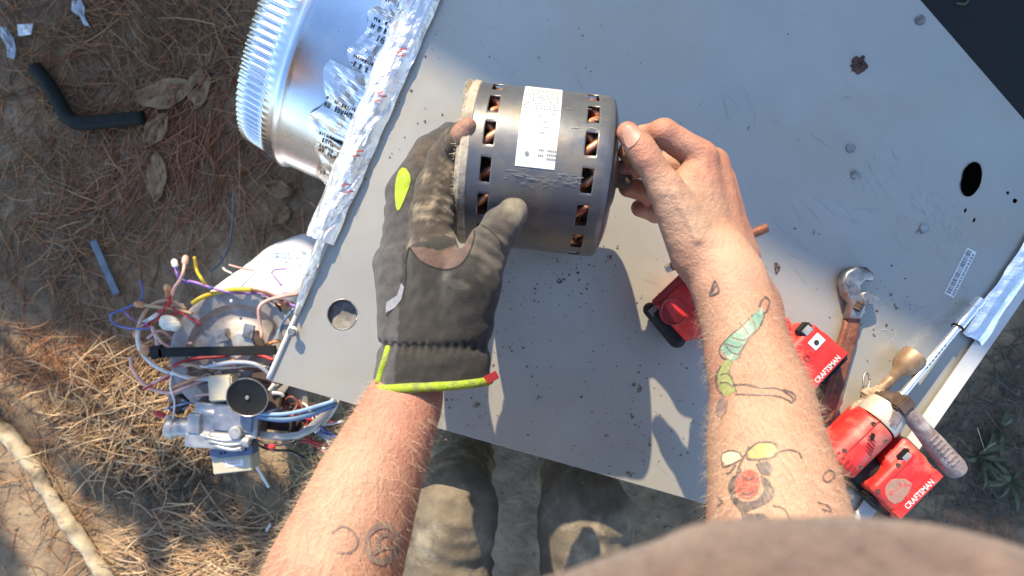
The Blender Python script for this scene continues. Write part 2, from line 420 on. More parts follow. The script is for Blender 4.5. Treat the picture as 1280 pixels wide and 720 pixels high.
# small bits of bark, clods and grit
GV, GF = [], []
def bit(c, r, sq=.6, V=GV, Fs=GF):
    b = len(V); R3 = Euler((random.uniform(0, 6), random.uniform(0, 6), random.uniform(0, 6))).to_matrix()
    for v in ((1, 0, 0), (-1, 0, 0), (0, 1, 0), (0, -1, 0), (0, 0, 1), (0, 0, -1)):
        q = R3 @ Vector([x * random.uniform(.5, 1.2) for x in v]); q.z *= sq; V.append(Vector(c) + q * r)
    for f in ((0, 2, 4), (2, 1, 4), (1, 3, 4), (3, 0, 4), (2, 0, 5), (1, 2, 5), (3, 1, 5), (0, 3, 5)): Fs.append(tuple(b + i for i in f))
for _ in range(5200):
    x, y = random.uniform(-1.35, 1.35), random.uniform(-.8, .8)
    bit((x, y, gz(x, y) + .001), abs(random.gauss(0, .0028)) + .001)
tag(mesh_obj('forest_litter', GV, GF, mat('grit', (.10, .07, .05), (.3, .23, .16), 60, .95)), 'bark crumbs and grit on the dirt', None, None, 'stuff')

# dry leaves
def dry_leaf(px, py, L, wd, a, label, curl=.25, seed=0):
    c = W(px, py, 0); n = 9; V, Fc = [], []
    for i in range(n):
        t = i / (n - 1)
        for j in range(7):
            s = j / 3 - 1; wv = wd * (math.sin(math.pi * min(1, t * 1.02)) ** .7) * (1 + .35 * nz((t * 3, s, seed), 1.7))
            lx, ly = (t - .5) * L, s * wv
            x, y = c.x + lx * math.cos(a) - ly * math.sin(a), c.y + lx * math.sin(a) + ly * math.cos(a)
            V.append((x, y, gz(x, y) + .008 + curl * wd * (s * s) * (1 + .7 * nz((t * 4, s * 2, seed + 9), 1.0)) + .013 * nz((t * 6, s * 4, seed), 1.3)))
    for i in range(n - 1):
        for j in range(6): k = i * 7 + j; Fc.append((k, k + 1, k + 8, k + 7))
    o = mesh_obj('dry_leaf', V, Fc, M['leaf'], None, True)
    md = o.modifiers.new('thick', 'SOLIDIFY'); md.thickness = .0015
    return tag(o, label, 'leaf', 'dry brown leaves on the dirt')
dry_leaf(210, 118, .16, .035, .25, 'largest dry brown leaf, right of the black hose end', .2, 1)
dry_leaf(252, 112, .11, .028, 1.35, 'upright curled dry leaf nearest the ribbed duct end', .35, 2)
dry_leaf(200, 165, .10, .025, 1.0, 'dry brown leaf just below the black hose end', .3, 3)
dry_leaf(200, 222, .12, .026, 1.5, 'pale narrow dry leaf standing below the others', .25, 4)
dry_leaf(352, 238, .07, .022, -.3, 'small dry leaf under the lower end of the duct', .5, 5)
dry_leaf(355, 270, .055, .02, .7, 'small curled dry leaf below the duct, beside the foil strip', .5, 6)

# black hose, sticks and scraps
hose_r = .0165
ho = tube_obj('black_hose', [W(44, 84, .02), W(62, 108, .022), W(84, 145, .022), W(100, 154, .024), W(140, 151, .022), W(180, 147, .02)], hose_r, M['hose'], None, 12)
tag(ho, 'short bent black rubber hose lying in the pine straw', 'hose')
bp = catmull([W(-30, 505, .012), W(10, 545, .014), W(38, 582, .016), W(62, 618, .012), W(95, 668, .014), W(150, 745, .012)], 14)
V, Fc = tube(bp, [.016 + .003 * nz((i * .3, 0, 0), 1) for i in range(len(bp))], 14)
V = [v + Vector((nz(v, 28, 1), nz(v, 28, 5), nz(v, 28, 9))) * .007 + Vector((nz(v, 90, 1), nz(v, 90, 5), 0)) * .003 for v in V]
o = mesh_obj('pale_branch', V, Fc, M['stick'], None, True)
tag(o, 'pale barkless branch lying across the sunlit sand', 'branch')
o = box('metal_strip', W(131, 334, .018), (.07, .0085, .002), M['slate'], None, Rz(-.13 * 3.2, .95) , .001)
o.rotation_euler = (0, 0, 0); tag(o, 'thin blue-grey metal strip lying on shaded dirt', 'metal strip')
def scrap(name, pts, label, cat, m, th=.002, z=.02, group=None, seed=0):
    vs = [W(x, y, z) for x, y in pts]; c = sum(vs, Vector()) / len(vs); V, Fc = [], []
    for r in (1, .66, .33):
        for v in vs:
            q = c + (v - c) * r; V.append((q.x, q.y, z + .012 * nz(q, 40, seed)))
    n = len(vs); V.append((c.x, c.y, z + .008))
    for k in range(2):
        for i in range(n): j = (i + 1) % n; Fc.append((k * n + i, k * n + j, k * n + n + j, k * n + n + i))
    for i in range(n): Fc.append((2 * n + i, 2 * n + (i + 1) % n, 3 * n))
    o = mesh_obj(name, V, Fc, m, None, False); md = o.modifiers.new('thick', 'SOLIDIFY'); md.thickness = th
    return tag(o, label, cat, group)
scrap('paper_scrap', [(22, 31), (40, 29), (41, 44), (23, 45)], 'small white square paper scrap in the pine straw', 'scrap', M['sticker'])
scrap('plastic_scrap', [(2, 34), (10, 36), (16, 48), (21, 62), (18, 74), (10, 72), (8, 58), (3, 46)], 'crumpled clear plastic strip at the ground beside the white paper square', 'scrap', M['clear'], seed=3)
scrap('plastic_scrap', [(90, 2), (102, 0), (108, 12), (106, 20), (111, 32), (104, 30), (100, 20), (91, 14)], 'crumpled white plastic scrap farthest up in the pine straw', 'scrap', M['clear'], seed=5)
o = tube_obj('thin_stick', [W(316, 575, .02), W(326, 592, .02), W(336, 609, .018)], .0035, M['white'], None, 7); tag(o, 'short white wire offcut on shaded dirt by gas valve', 'wire')
o = tube_obj('wire_offcut', [W(333, 664, .02), W(338, 655, .02)], .003, M['white'], None, 6); tag(o, 'tiny white wire offcut on dirt above the lit straw', 'wire')
o = tube_obj('grey_wire_loop', [W(292, 240, .03), W(291, 275, .05), W(286, 308, .07), W(276, 328, .09), W(262, 340, .11)], .0025, M['slate'], None, 6); tag(o, 'thin grey wire curving over dirt left of white sack', 'wire')

# weeds on the shaded ground beyond the cabinet
def weed(px, py, n, label, seed):
    random.seed(seed); c = W(px, py, 0); V, Fc = [], []
    for i in range(n):
        a = random.uniform(0, 6.28); L = random.uniform(.03, .085); h = random.uniform(.01, .04); b = len(V); wd = random.uniform(.003, .007)
        for k in range(5):
            t = k / 4; x = c.x + math.cos(a) * L * t; y = c.y + math.sin(a) * L * t; z = gz(x, y) + .003 + h * math.sin(t * 2.2)
            ww = wd * math.sin(math.pi * (t * .85 + .12)); V += [(x - math.sin(a) * ww, y + math.cos(a) * ww, z), (x + math.sin(a) * ww, y - math.cos(a) * ww, z + .001)]
        for k in range(4): q = b + 2 * k; Fc.append((q, q + 1, q + 3, q + 2))
    o = mesh_obj('weed', V, Fc, M['weed'], None, True); tag(o, label, 'weed', 'weeds by the cabinet')
weed(1222, 572, 16, 'low green weed beside the mauve handle tip', 1)
weed(1262, 600, 14, 'low green weed right of the mauve handle, nearest the shirt', 2)
weed(1246, 535, 8, 'sparse weed on dark dirt above the two leafier weeds', 3)
random.seed(11)

# unseen building added as an occluder: its eaves shade cabinet and ground
def shade_house():
    H = 3.3
    sh = SUN.xy / SUN.z * (H - .75)
    eave = [Vector(p) + sh for p in SHADE]                          # eave line, from the shade line it throws at panel height
    back = [Vector((12, 16)), Vector((-12, 16))]
    root = thing('shade_house', (0, 8, 0), 'unseen single storey building with grey siding, added to shade the cabinet', 'shade_house')
    plate('roof', [tuple(p) for p in eave + back], [], H - .16, H, M['shingle'], root, .01)
    off = Vector((.05, .45)); wl = [p + off for p in eave]
    wl[0].x += .4; wl[-1] += Vector((-.4, .3)); wl += [Vector((11.5, 15.5)), Vector((-11.5, 15.5))]
    plate('wall', [tuple(p) for p in wl], [], -.05, H - .163, M['siding'], root, .004)
    for i in range(len(eave) - 1):
        a, b = wl[i], wl[i + 1]; d = (b - a).normalized(); n = Vector((d.y, -d.x)); L = (b - a).length
        for k in range(int(L / 2.4)):
            c = a + d * (1.3 + 2.4 * k); R3 = Rz(d.x, d.y)
            f = box('window', (c.x + n.x * .012, c.y + n.y * .012, 1.9), (.5, .03, .7), M['white'], root, R3, .004)
            box('pane', (c.x + n.x * .045, c.y + n.y * .045, 1.9), (.43, .008, .62), M['glass'], f, R3, .001)
SHADE = [(-9, 2.6), (-1.28, .95), (-.62, .79), (-.16, .305), (.45, -.04), (8, -4.2)]
shade_house()

# unseen pine added up-sun, boughs placed to cast the ground dapple
def pine(base, clumps, label, start=None):
    root = thing('shade_pine', base, label, 'tree')
    V, Fc = tube(catmull([Vector(base) + Vector(v) for v in ((0, 0, -.1), (.03, .02, 1.6), (-.02, .05, 3.4), (.05, 0, 5.4), (.02, .02, 7.4))], 5), [.13 - .0055 * i for i in range(21)], 9)
    trunk = mesh_obj('trunk', V, Fc, M['bark'], root, True)
    V, Fc = [], []; LV, LF = [], []
    for c, r in clumps:
        c = Vector(c); s = Vector(start or (base[0], base[1], max(1.2, c.z - .5))); m2 = (s + c) / 2 + Vector((0, 0, .12))
        v, f = tube(catmull([s, m2, c], 4), [(.03 if r > .2 else .011) * (1 - .09 * i) for i in range(9)], 6); b = len(V); V += v; Fc += [tuple(b + i for i in q) for q in f]
        for _ in range(int(300 * (r / .2) ** 1.3) + 60):
            d = Vector((random.gauss(0, 1), random.gauss(0, 1), random.gauss(0, .8))); p = c + d.normalized() * r * random.random() ** .5
            d = d.normalized(); q = p + d * random.uniform(.1, .2) * min(1, r / .22); x = d.cross(Vector((random.random(), random.random(), 1))).normalized() * random.uniform(.006, .013)
            b = len(LV); LV += [p - x, p + x, q + x * .4, q - x * .4]; LF.append((b, b + 1, b + 2, b + 3))
    tag(mesh_obj('limb', V, Fc, M['bark'], trunk, True), kind='stuff')
    mesh_obj('crown', LV, LF, M['foliage'], root)
def up(px, py, t): return W(px, py, 0) + SUN * t
cl = [(up(px, py, t), r) for px, py, t, r in ((-30, 690, 3.2, .06), (-60, 650, 3.3, .08), (-80, 720, 3.2, .12), (5, 735, 3.1, .05),
      (170, 632, 3.3, .03), (205, 640, 3.2, .045), (250, 634, 3.0, .055), (295, 640, 3.1, .055), (340, 655, 3.2, .06), (372, 692, 3.1, .08),
      (203, 700, 3.0, .022), (200, 675, 3.0, .022), (110, 610, 3.3, .018), (135, 622, 3.4, .018))]
for _ in range(14): cl.append(((-3.0 + random.gauss(0, .5), 3.3 + random.gauss(0, .5), random.uniform(4.4, 7.3)), random.uniform(.25, .45)))
pine((-2.7, 2.7, 0), cl, 'unseen pine tree with boughs added to shade the straw')
# ------------------------------------------------------------------ furnace cabinet with the steel panel on top
PZ = .75
cab = thing('furnace_cabinet', (.2, .1, 0), 'large grey sheet-metal furnace cabinet used as a work table, specked with dirt', 'cabinet')
A, B = W(335, 475, PZ), W(632, -197, PZ)
poly = [tuple(W(x, y, PZ)[:2]) for x, y in ((335, 475), (1052, 678), (1357, 238), (980, -197), (632, -197))]
holes = [ell2(*W(428, 393, PZ)[:2], .0185, .0185), ell2(*W(1214, 224, PZ)[:2], .0132, .0228, 32, -.28),
         ell2(*W(1207, 263, PZ)[:2], .0016, .003, 10, -.4), ell2(*W(1218, 275, PZ)[:2], .0016, .003, 10, -.4), ell2(*W(1260, 241, PZ)[:2], .002, .002, 10), ell2(*W(1269, 251, PZ)[:2], .003, .003, 10)]
panel = plate('top_panel', poly, holes, PZ - .0015, PZ, M['panel'], cab, .0005)
pc = Vector((sum(p[0] for p in poly) / 5, sum(p[1] for p in poly) / 5))
def inset(p, d):
    v = Vector(p) - pc; return Vector(p) - v.normalized() * d
n = 5
for i in range(n):
    a, b = inset(poly[i], .004), inset(poly[(i + 1) % n], .004); d = (b - a).normalized(); nn = Vector((-d.y, d.x)) * .0012
    V = [(*(a + nn), .03), (*(b + nn), .03), (*(b + nn), PZ - .002), (*(a + nn), PZ - .002), (*(a - nn), .03), (*(b - nn), .03), (*(b - nn), PZ - .002), (*(a - nn), PZ - .002)]
    mesh_obj('side_panel', V, [(0, 1, 2, 3), (7, 6, 5, 4), (0, 4, 5, 1), (1, 5, 6, 2), (2, 6, 7, 3), (3, 7, 4, 0)], M['panel'], cab)
plate('bottom_pan', [tuple(inset(p, .012)) for p in poly], [], .03, .034, M['steel_in'], cab)
# grey insulation seen through the near knockout
V = []; Fc = []
c = W(428, 393, PZ - .009)
for j in range(9):
    for i in range(9): V.append((c.x + (i - 4) * .011, c.y + (j - 4) * .011, c.z + .006 * nz((i, j, 1), .6)))
for j in range(8):
    for i in range(8): k = j * 9 + i; Fc.append((k, k + 1, k + 10, k + 9))
mesh_obj('insulation', V, Fc, mat('grey_insulation', (.14, .13, .12), (.36, .34, .32), 60, .9), cab, True)
for cx, cy, rx, ry, a0_ in ((428, 393, .0185, .0185, 0), (1214, 224, .0132, .0228, -.28)):
    o_ = W(cx, cy, PZ); tube_obj('hole_lip', [Vector((x, y, PZ - .0002)) for x, y in ell2(o_.x, o_.y, rx + .0003, ry + .0003, 25, a0_)] , .0009, M['worn'], cab, 6, 2)
V, Fc = [], []
for _ in range(260):
    px, py = random.gauss(820, 230), random.gauss(300, 190); q = W(px, py, PZ)
    if not (335 + 250 * (1 - (py + 197) / 672) * .9 < px < 1250 and not (py < 190 and px > 1100) and -20 < py < 470 + .28 * (px - 335) - 12): continue
    a_ = random.choice((.3, -.5, 1.9, 2.4)) + random.gauss(0, .25); L_ = abs(random.gauss(0, .012)) + .002; w_ = random.uniform(.00012, .0003); d_ = Vector((math.cos(a_), math.sin(a_), 0)); e_ = Vector((-d_.y, d_.x, 0))
    b_ = len(V); up_ = Vector((0, 0, .0003)); V += [q - d_ * L_ - e_ * w_ * .3 + up_, q - d_ * L_ + e_ * w_ * .3 + up_, q + d_ * L_ + e_ * w_ + up_, q + d_ * L_ - e_ * w_ + up_]; Fc.append((b_, b_ + 3, b_ + 2, b_ + 1))
tag(mesh_obj('scratches', V, Fc, mat('scratched_steel', (.5, .49, .46), (.2, .19, .18), 60, .4, metal=.3), cab), kind='stuff')
# lower right folded flange, with bright tape
a, b = Vector(poly[1]), Vector(poly[2]); d = (b - a).normalized(); nn = Vector((d.y, -d.x)); 
def along(s, off, z): q = a + d * s + nn * off; return Vector((q.x, q.y, z))
L = (b - a).length
V = [along(.02, -.010, PZ + .004), along(L, -.010, PZ + .004), along(L, .008, PZ + .006), along(.02, .008, PZ + .006), along(.02, .010, PZ - .03), along(L, .010, PZ - .03)]
fl = mesh_obj('edge_flange', V, [(0, 1, 2, 3), (3, 2, 5, 4)], mat('pale_flange_paint', (.5, .5, .49), (.6, .6, .59), 20, .4), cab)
md = fl.modifiers.new('thick', 'SOLIDIFY'); md.thickness = .0015
def crinkle_strip(name, p0, p1, wid, z, m, parent, nu=70, nv=10, amp=.006, seed=0, lift=.0, taper=0, ragged=.004, side=1, arch=.008):
    p0, p1 = Vector(p0), Vector(p1); d = (p1 - p0); LL = d.length; d.normalize(); nn = Vector((d.y, -d.x)) * side; V, Fc = [], []
    for i in range(nu):
        t = i / (nu - 1)
        for j in range(nv):
            s = j / (nv - 1); wv = wid * (1 - taper * t) + ragged * nz((t * LL * 30, s, seed), 1.0)
            q = p0 + d * LL * t + nn * (s - .5) * wv + d * .004 * nz((s * 4, t * 40, seed + 3), 1)
            fold = abs(nz((t * LL * 20, s * 3.6, seed), 1)) * .8 + abs(nz((t * LL * 60, s * 5, seed + 5), 1)) * .3
            V.append((q.x, q.y, z + lift * t + amp * fold * (.6 + .4 * nz((t * LL * 12, seed, 1), 1)) + arch * math.sin(math.pi * s)))
    for i in range(nu - 1):
        for j in range(nv - 1): k = i * nv + j; Fc.append((k, k + 1, k + nv + 1, k + nv))
    o = mesh_obj(name, V, Fc, m, parent, False); md = o.modifiers.new('thick', 'SOLIDIFY'); md.thickness = .0006
    return o
crinkle_strip('foil_tape', along(.30, -.012, 0)[:2], along(L + .02, -.016, 0)[:2], .03, PZ + .004, M['foil'], cab, 60, 8, .005, 4, arch=.006)
# foil-faced strip along the left edge
f0, f1 = W(545, -40, PZ).xy, W(402, 300, PZ).xy
fs = crinkle_strip('foil_edge_strip', f0, f1, .046, PZ + .006, M['foilw'], cab, 120, 16, .013, 2, arch=.012, taper=.2)
crinkle_strip('foil_flap', W(408, 292, PZ).xy, W(372, 392, PZ).xy, .015, PZ + .012, M['foilw'], cab, 26, 6, .011, 7, lift=-.008, arch=.006, taper=.5)
# white rolled rim on the bare part of the left edge
e0, e1_ = W(397, 335, PZ), W(336, 473, PZ)
tube_obj('rolled_rim', [e0 + Vector((0, 0, .002)), (e0 + e1_) / 2 + Vector((0, 0, .002)), e1_ + Vector((0, 0, .002))], .003, mat('rim_paint', (.55, .54, .52), (.66, .65, .63), 30, .4), cab, 8)
# red print marks on the foil strip
pm = []; pf = []
bvh = BVHTree.FromPolygons([v.co for v in fs.data.vertices], [tuple(p.vertices) for p in fs.data.polygons])
def drop(x, y, tree, z0=1.3):
    h = tree.ray_cast(Vector((x, y, z0)), Vector((0, 0, -1))); return h[0]
for (px, py) in ((500, 66), (503, 70), (505, 62), (476, 118), (472, 128), (480, 122), (446, 196), (450, 190), (432, 232), (436, 240)):
    p = W(px, py, PZ + .02); q = []
    for dx, dy in ((-.004, -.001), (.004, .001), (.0035, .0028), (-.0045, .0012)):
        h = drop(p.x + dx, p.y + dy, bvh); q.append(None if h is None else h + Vector((0, 0, .0025)))
    if all(q): b_ = len(pm); pm += q; pf.append((b_, b_ + 1, b_ + 2, b_ + 3))
tag(mesh_obj('red_print', pm, pf, mat('red_ink', (.45, .12, .14), None, 10, .5), fs), kind='stuff')

def screw(px, py, h, r, label=None, lean=(0, 0)):
    c = W(px, py, PZ); ax = Vector((lean[0], lean[1], 1)).normalized()
    o = lathe_obj('screw', [(-.004, r * .45), (h * .72, r * .45), (h * .72, r * 1.15), (h * .8, r * 1.3), (h * .85, r * .9), (h, r * .85), (h, 0)], c, ax, M['worn'], cab, 14)
    if label: o['label'] = label
screw(371, 415, .017, .005, 'tall hex head screw near the left corner', (-.05, .1))
for px, py in ((1063, 185), (1069, 218), (1155, 285)): screw(px, py, .0022, .0045)
screw(1150, 25, .002, .005)
screw(421, 232, .004, .004)
# rust-eaten hole
V, Fc = [], []; c = W(1073, 82, PZ); N = 26
for k in range(N):
    a_ = 6.283 * k / N; r1 = .0105 * (1 + .5 * nz((math.cos(a_) * 2, math.sin(a_) * 2, 5), 1.4)); 
    for r, z in ((r1, .0006), (r1 * .7, .0032), (r1 * .38, .003), (r1 * .3, .0008)): V.append((c.x + r * math.cos(a_), c.y + r * math.sin(a_), PZ + z))
for k in range(N):
    for j in range(3): q, q2 = k * 4 + j, ((k + 1) % N) * 4 + j; Fc.append((q, q2, q2 + 1, q + 1))
Fc.append(tuple(k * 4 + 3 for k in range(N)))
o = mesh_obj('rusted_screw_hole', V, Fc, mat('dark_rust', (.05, .02, .015), (.13, .06, .045), 220, .9, bump=.5, bscale=400), cab)
# barcode sticker
def P3(px, py, z): return W(px, py, z)
c = P3(1200, 341, PZ); u = (P3(1213, 313, PZ) - P3(1185, 369, PZ)).normalized(); v = Vector((-u.y, u.x, 0))
def stick_quad(name, c, u, v, hu, hv, z, m, parent): return mesh_obj(name, [c + u * x * hu + v * y * hv + Vector((0, 0, z)) for x, y in ((-1, -1), (1, -1), (1, 1), (-1, 1))], [(0, 1, 2, 3)], m, parent)
lab = box('barcode_label', c + Vector((0, 0, .0006)), (.032, .0066, .0005), M['sticker'], cab, Rz(u.x, u.y), .0002)
V, Fc = [], []; x = -.0295
while x < .029:
    wd = random.choice((.0006, .0009, .0015, .002))
    b_ = len(V); V += [c + u * xx + v * yy + Vector((0, 0, .0015)) for xx, yy in ((x, -.0005), (x + wd, -.0005), (x + wd, .0055), (x, .0055))]; Fc.append((b_, b_ + 1, b_ + 2, b_ + 3)); x += wd + random.choice((.0006, .001, .0014))
x = -.0295
while x < .029:
    wd = random.choice((.0015, .002, .0026)); b_ = len(V); V += [c + u * xx + v * yy + Vector((0, 0, .0015)) for xx, yy in ((x, -.005), (x + wd, -.005), (x + wd, -.0026), (x, -.0026))]; Fc.append((b_, b_ + 1, b_ + 2, b_ + 3)); x += wd + random.choice((.001, .0018))
tag(mesh_obj('barcode_print', V, Fc, M['print'], lab), kind='stuff')
# pale glue and scuff streaks on the shaded half
V, Fc = [], []
def streak(px, py, a_, L_, w_):
    c = P3(px, py, PZ); dx, dy = math.cos(a_), math.sin(a_); b_ = len(V); k = 7
    for i in range(k):
        t = i / (k - 1) - .5; ww = w_ * (.35 + .65 * abs(nz((px, i * 1.1, py), 1))) * math.cos(t * 2.8)
        q = c + Vector((dx, dy, 0)) * t * L_ + Vector((-dy, dx, 0)) * .006 * nz((i * .7, px, py), 1)
        V.extend([q + Vector((-dy * ww, dx * ww, .0004 + .00002 * (b_ % 17))), q + Vector((dy * ww, -dx * ww, .0004 + .00002 * (b_ % 17)))])
    for i in range(k - 1): q = b_ + 2 * i; Fc.append((q, q + 1, q + 3, q + 2))
for _ in range(95):
    px, py = random.choice(((1085, 235), (1110, 215), (1150, 240), (1160, 275), (1120, 275), (1185, 285), (1090, 200), (1180, 300)))
    streak(random.gauss(px, 12), random.gauss(py, 15), random.choice((-.9, 1.2, -1.1, .4)) + random.gauss(0, .4), random.uniform(.006, .02), random.uniform(.0004, .0011))
for _ in range(26): streak(random.gauss(1135, 45), random.gauss(395, 20), random.gauss(.35, .5), random.uniform(.01, .05), random.uniform(.0003, .0012))
tag(mesh_obj('glue_scuffs', V, Fc, mat('glue_smear', (.46, .47, .48), (.52, .52, .52), 200, .6), cab), kind='stuff')
# crumbs and rust flakes fallen on the panel
CV, CF = [], []
def crumbs(n, px, py, sx, sy, r=(.0004, .0015)):
    for _ in range(int(n * 1.1)):
        x, y = random.gauss(px, sx), random.gauss(py, sy); q = W(x, y, PZ)
        bit((q.x, q.y, PZ + .0006), random.uniform(*r) * random.choice((.6, .8, 1, 1.6)), .5, CV, CF)
from mathutils.geometry import intersect_point_tri_2d
crumbs(150, 700, 345, 50, 22); crumbs(170, 780, 520, 70, 55); crumbs(70, 640, 420, 40, 60); crumbs(60, 520, 130, 40, 80, (.0005, .0016))
crumbs(40, 850, 200, 90, 90); crumbs(60, 1100, 400, 60, 40); crumbs(30, 700, 50, 110, 30); crumbs(30, 590, 500, 30, 30)
for px, py, r in ((797, 484, .005), (789, 593, .0042), (700, 352, .004), (597, 507, .0042), (970, 335, .0055), (1150, 290, .003), (757, 545, .003), (674, 497, .003), (1017, 290, .002), (790, 520, .003), (763, 322, .0035), (1120, 385, .003), (935, 160, .0018)):
    for _ in range(7): 
        q = W(px, py, PZ); bit((q.x + random.gauss(0, r * .6), q.y + random.gauss(0, r * .5), PZ + .001), r * random.uniform(.25, .6), .5, CV, CF)
tag(mesh_obj('rust_crumbs', CV, CF, M['crumb']), 'dark rust crumbs and grit scattered over the grey panel', None, None, 'stuff')

# ------------------------------------------------------------------ round duct collar on the cabinet's left side
dl = (B - A); dl.z = 0; E = dl.normalized(); U = Vector((-E.y, E.x, 0))
if U.x > 0: U = -U
s0 = A.dot(U); DR = .2
ctr = E * .235 + U * s0 + Vector((0, 0, .485)); AX = (U + Vector((0, 0, .16))).normalized()
duct = thing('round_duct', ctr, 'round galvanized duct collar with crimped end, taped to the cabinet side', 'duct')
R3 = frame_from(AX)
def ductp(s, th, r=DR): return ctr + R3 @ Vector((s, r * math.cos(th), r * math.sin(th)))
V, Fc = [], []; NS = 108 * 8; rows = [(-.02, 0), (.03, 0), (.10, 0), (.182, 0), (.187, .004), (.192, .0055), (.197, .004), (.203, 0), (.212, 0), (.218, -1), (.224, -1), (.238, -1), (.256, -1.15)]
for s, m_ in rows:
    for k in range(NS):
        th = 2 * math.pi * k / NS; r = DR + (m_ if m_ >= 0 else m_ * .0042 * (.5 + .5 * math.cos(108 * th)) - max(0, s - .19) * .14)
        V.append(ductp(s, th, r))
for i in range(len(rows) - 1):
    for k in range(NS): a_, b_ = i * NS + k, i * NS + (k + 1) % NS; Fc.append((a_, b_, b_ + NS, a_ + NS))
pipe = mesh_obj('crimped_pipe', V, Fc, M['galv'], duct, True); md = pipe.modifiers.new('thick', 'SOLIDIFY'); md.thickness = .0008
# crumpled printed foil tape round the joint
def duct_foil(name, s0_, s1_, t0, t1, seed, amp=.009, nu=44, nv=12, m='foil', slope=0):
    V, Fc = [], []
    for i in range(nu):
        t = i / (nu - 1); th = t0 + (t1 - t0) * t
        for j in range(nv):
            v_ = j / (nv - 1); edge = .016 * nz((t * 4, 0 if v_ < .5 else 3, seed), 1) * (1 if v_ < .5 else -1)
            s = s0_ + (s1_ - s0_) * v_ + edge * abs(v_ - .5) * 2 + slope * (t - .5)
            fold = abs(nz((t * 3.4, v_ * 2.6, seed), 1)) + .45 * abs(nz((t * 8 + v_ * 3, v_ * 4, seed + 4), 1)) + .12 * abs(nz((t * 26, v_ * 8, seed + 6), 1))
            V.append(ductp(s, th, DR + .002 + amp * fold * (.35 + .65 * math.sin(math.pi * min(1, max(0, v_))))))
    for i in range(nu - 1):
        for j in range(nv - 1): k = i * nv + j; Fc.append((k, k + 1, k + nv + 1, k + nv))
    o = mesh_obj(name, V, Fc, M[m], duct, False); return o, V, nu, nv
# angle convention: th measured in the (y,z) frame of R3
def th_of(px, py, z):
    v_ = R3.inverted() @ (W(px, py, z) - ctr); return math.atan2(v_.z, v_.y), v_.x
def on_tree(tree, s, th, off=.0012):
    o_ = ductp(s, th, DR + .06); d_ = (ductp(s, th, DR) - o_).normalized(); h = tree.ray_cast(o_, d_)
    return None if h[0] is None else h[0] - d_ * off
TAPES = [(.05, .125, -.02, .78, 1, .02), (.055, .138, .62, 1.3, 5, .01), (.055, .12, 1.22, 1.75, 9, -.01), (.05, .115, 1.7, 2.4, 13, 0)]
for ti, (a_, b_, t0, t1, sd_, sl) in enumerate(TAPES):
    fo, fv, nu, nv = duct_foil('foil_tape', a_, b_, t0, t1, sd_, slope=sl)
    tree = BVHTree.FromPolygons([v.co for v in fo.data.vertices], [tuple(p.vertices) for p in fo.data.polygons])
    PV, PF = [], []
    def put(quads):
        for q in quads:
            r = [on_tree(tree, s, th) for s, th in q]
            if all(x is not None for x in r): k = len(PV); PV.extend(r); PF.append(tuple(range(k, k + len(r))))
    lines = []
    tt = t0 + .1
    while tt < t1 - .05:
        for ln in range(2):
            s = b_ - .006 + sl * ((tt - t0) / (t1 - t0) - .5); s_end = a_ + .008 + sl * ((tt - t0) / (t1 - t0) - .5)
            th = tt + ln * .055; h = .034 if ln == 0 else .02
            while s > s_end:
                wq = random.choice((.0024, .0034, .0046)); g = random.random()
                if ti == 2 and ln == 0: pass
                if g < .8:      # blocky worn letters: a stem and a bar or two
                    st = .0012
                    put([[(s, th), (s - st, th), (s - st, th + h), (s, th + h)]])
                    put([[(s - wq, th), (s - wq + st, th), (s - wq + st, th + h), (s - wq, th + h)]])
                    y0 = random.choice((0, .4, .75)) * h; put([[(s, th + y0), (s - wq, th + y0), (s - wq, th + y0 + h * .25), (s, th + y0 + h * .25)]])
                s -= wq + .0014
        tt += random.uniform(.24, .34)
    if ti == 3 or ti == 2:
        tv, tf = text_mesh('1665', .013)
        base = len(PV); r = [on_tree(tree, (a_ + b_) / 2 - v.x, t0 + .33 + v.y / DR) for v in tv]
        if all(x is not None for x in r): PV.extend(r); PF.extend(tuple(base + i for i in f) for f in tf)
    if PV: tag(mesh_obj('tape_print', PV, PF, M['ink'], fo), kind='stuff')
# yellowed sealant and torn kraft between duct and cabinet
fo2 = crinkle_strip('torn_kraft', (E * .04 + U * (s0 + .035)).xy, (E * .17 + U * (s0 + .028)).xy, .02, .62, mat('yellow_kraft', (.5, .4, .22), (.7, .64, .52), 40, .7), duct, 30, 8, .012, 21, arch=.006)

# ------------------------------------------------------------------ electric motor held in both hands
MR, MH, MS = .0672, .056, 1.2      # radius and half length, and the size factor
mc = J(672, 214, .55 * MS); max_ = Vector((math.cos(.115), -math.sin(.115), .02)).normalized()
mot = thing('electric_motor', mc, 'dusty grey electric blower motor with white data label, held in both hands', 'motor')
MM = frame_from(max_)           # x along the axis, z towards the camera
def mp(s, th, r): return mc + MM @ Vector((s, r * math.sin(th), r * math.cos(th))) * MS     # th = 0 nearest the camera, + is up in the picture
def msc(p): return [(s * MS, r * MS) for s, r in p]
ss = [-MH, -MH + .003, -.0445, -.0435, -.0355, -.0345, -.02, 0, .02, .0325, .0335, .0425, .0435, MH - .006, MH - .002, MH]
NSL = 15; nth = NSL * 12; V, Fc = [], []
for s in ss:
    for k in range(nth):
        th = 2 * math.pi * k / nth + .05; r = MR - (.0022 if s >= MH else .0006 if s > MH - .003 else 0) + .00012 * nz((s * 60, th * 4, 0), 1.0)
        dent = .0
        V.append(mp(s, th, r - dent))
for i in range(len(ss) - 1):
    for k in range(nth):
        mid = k % 12
        slot = (ss[i] >= -.0436 and ss[i + 1] <= -.0354) or (ss[i] >= .0334 and ss[i + 1] <= .0426)
        if slot and mid < 8: continue
        a_, b_ = i * nth + k, i * nth + (k + 1) % nth; Fc.append((a_, b_, b_ + nth, a_ + nth))
shell = mesh_obj('shell', V, Fc, M['motor'], mot, True); shell.data.flip_normals()
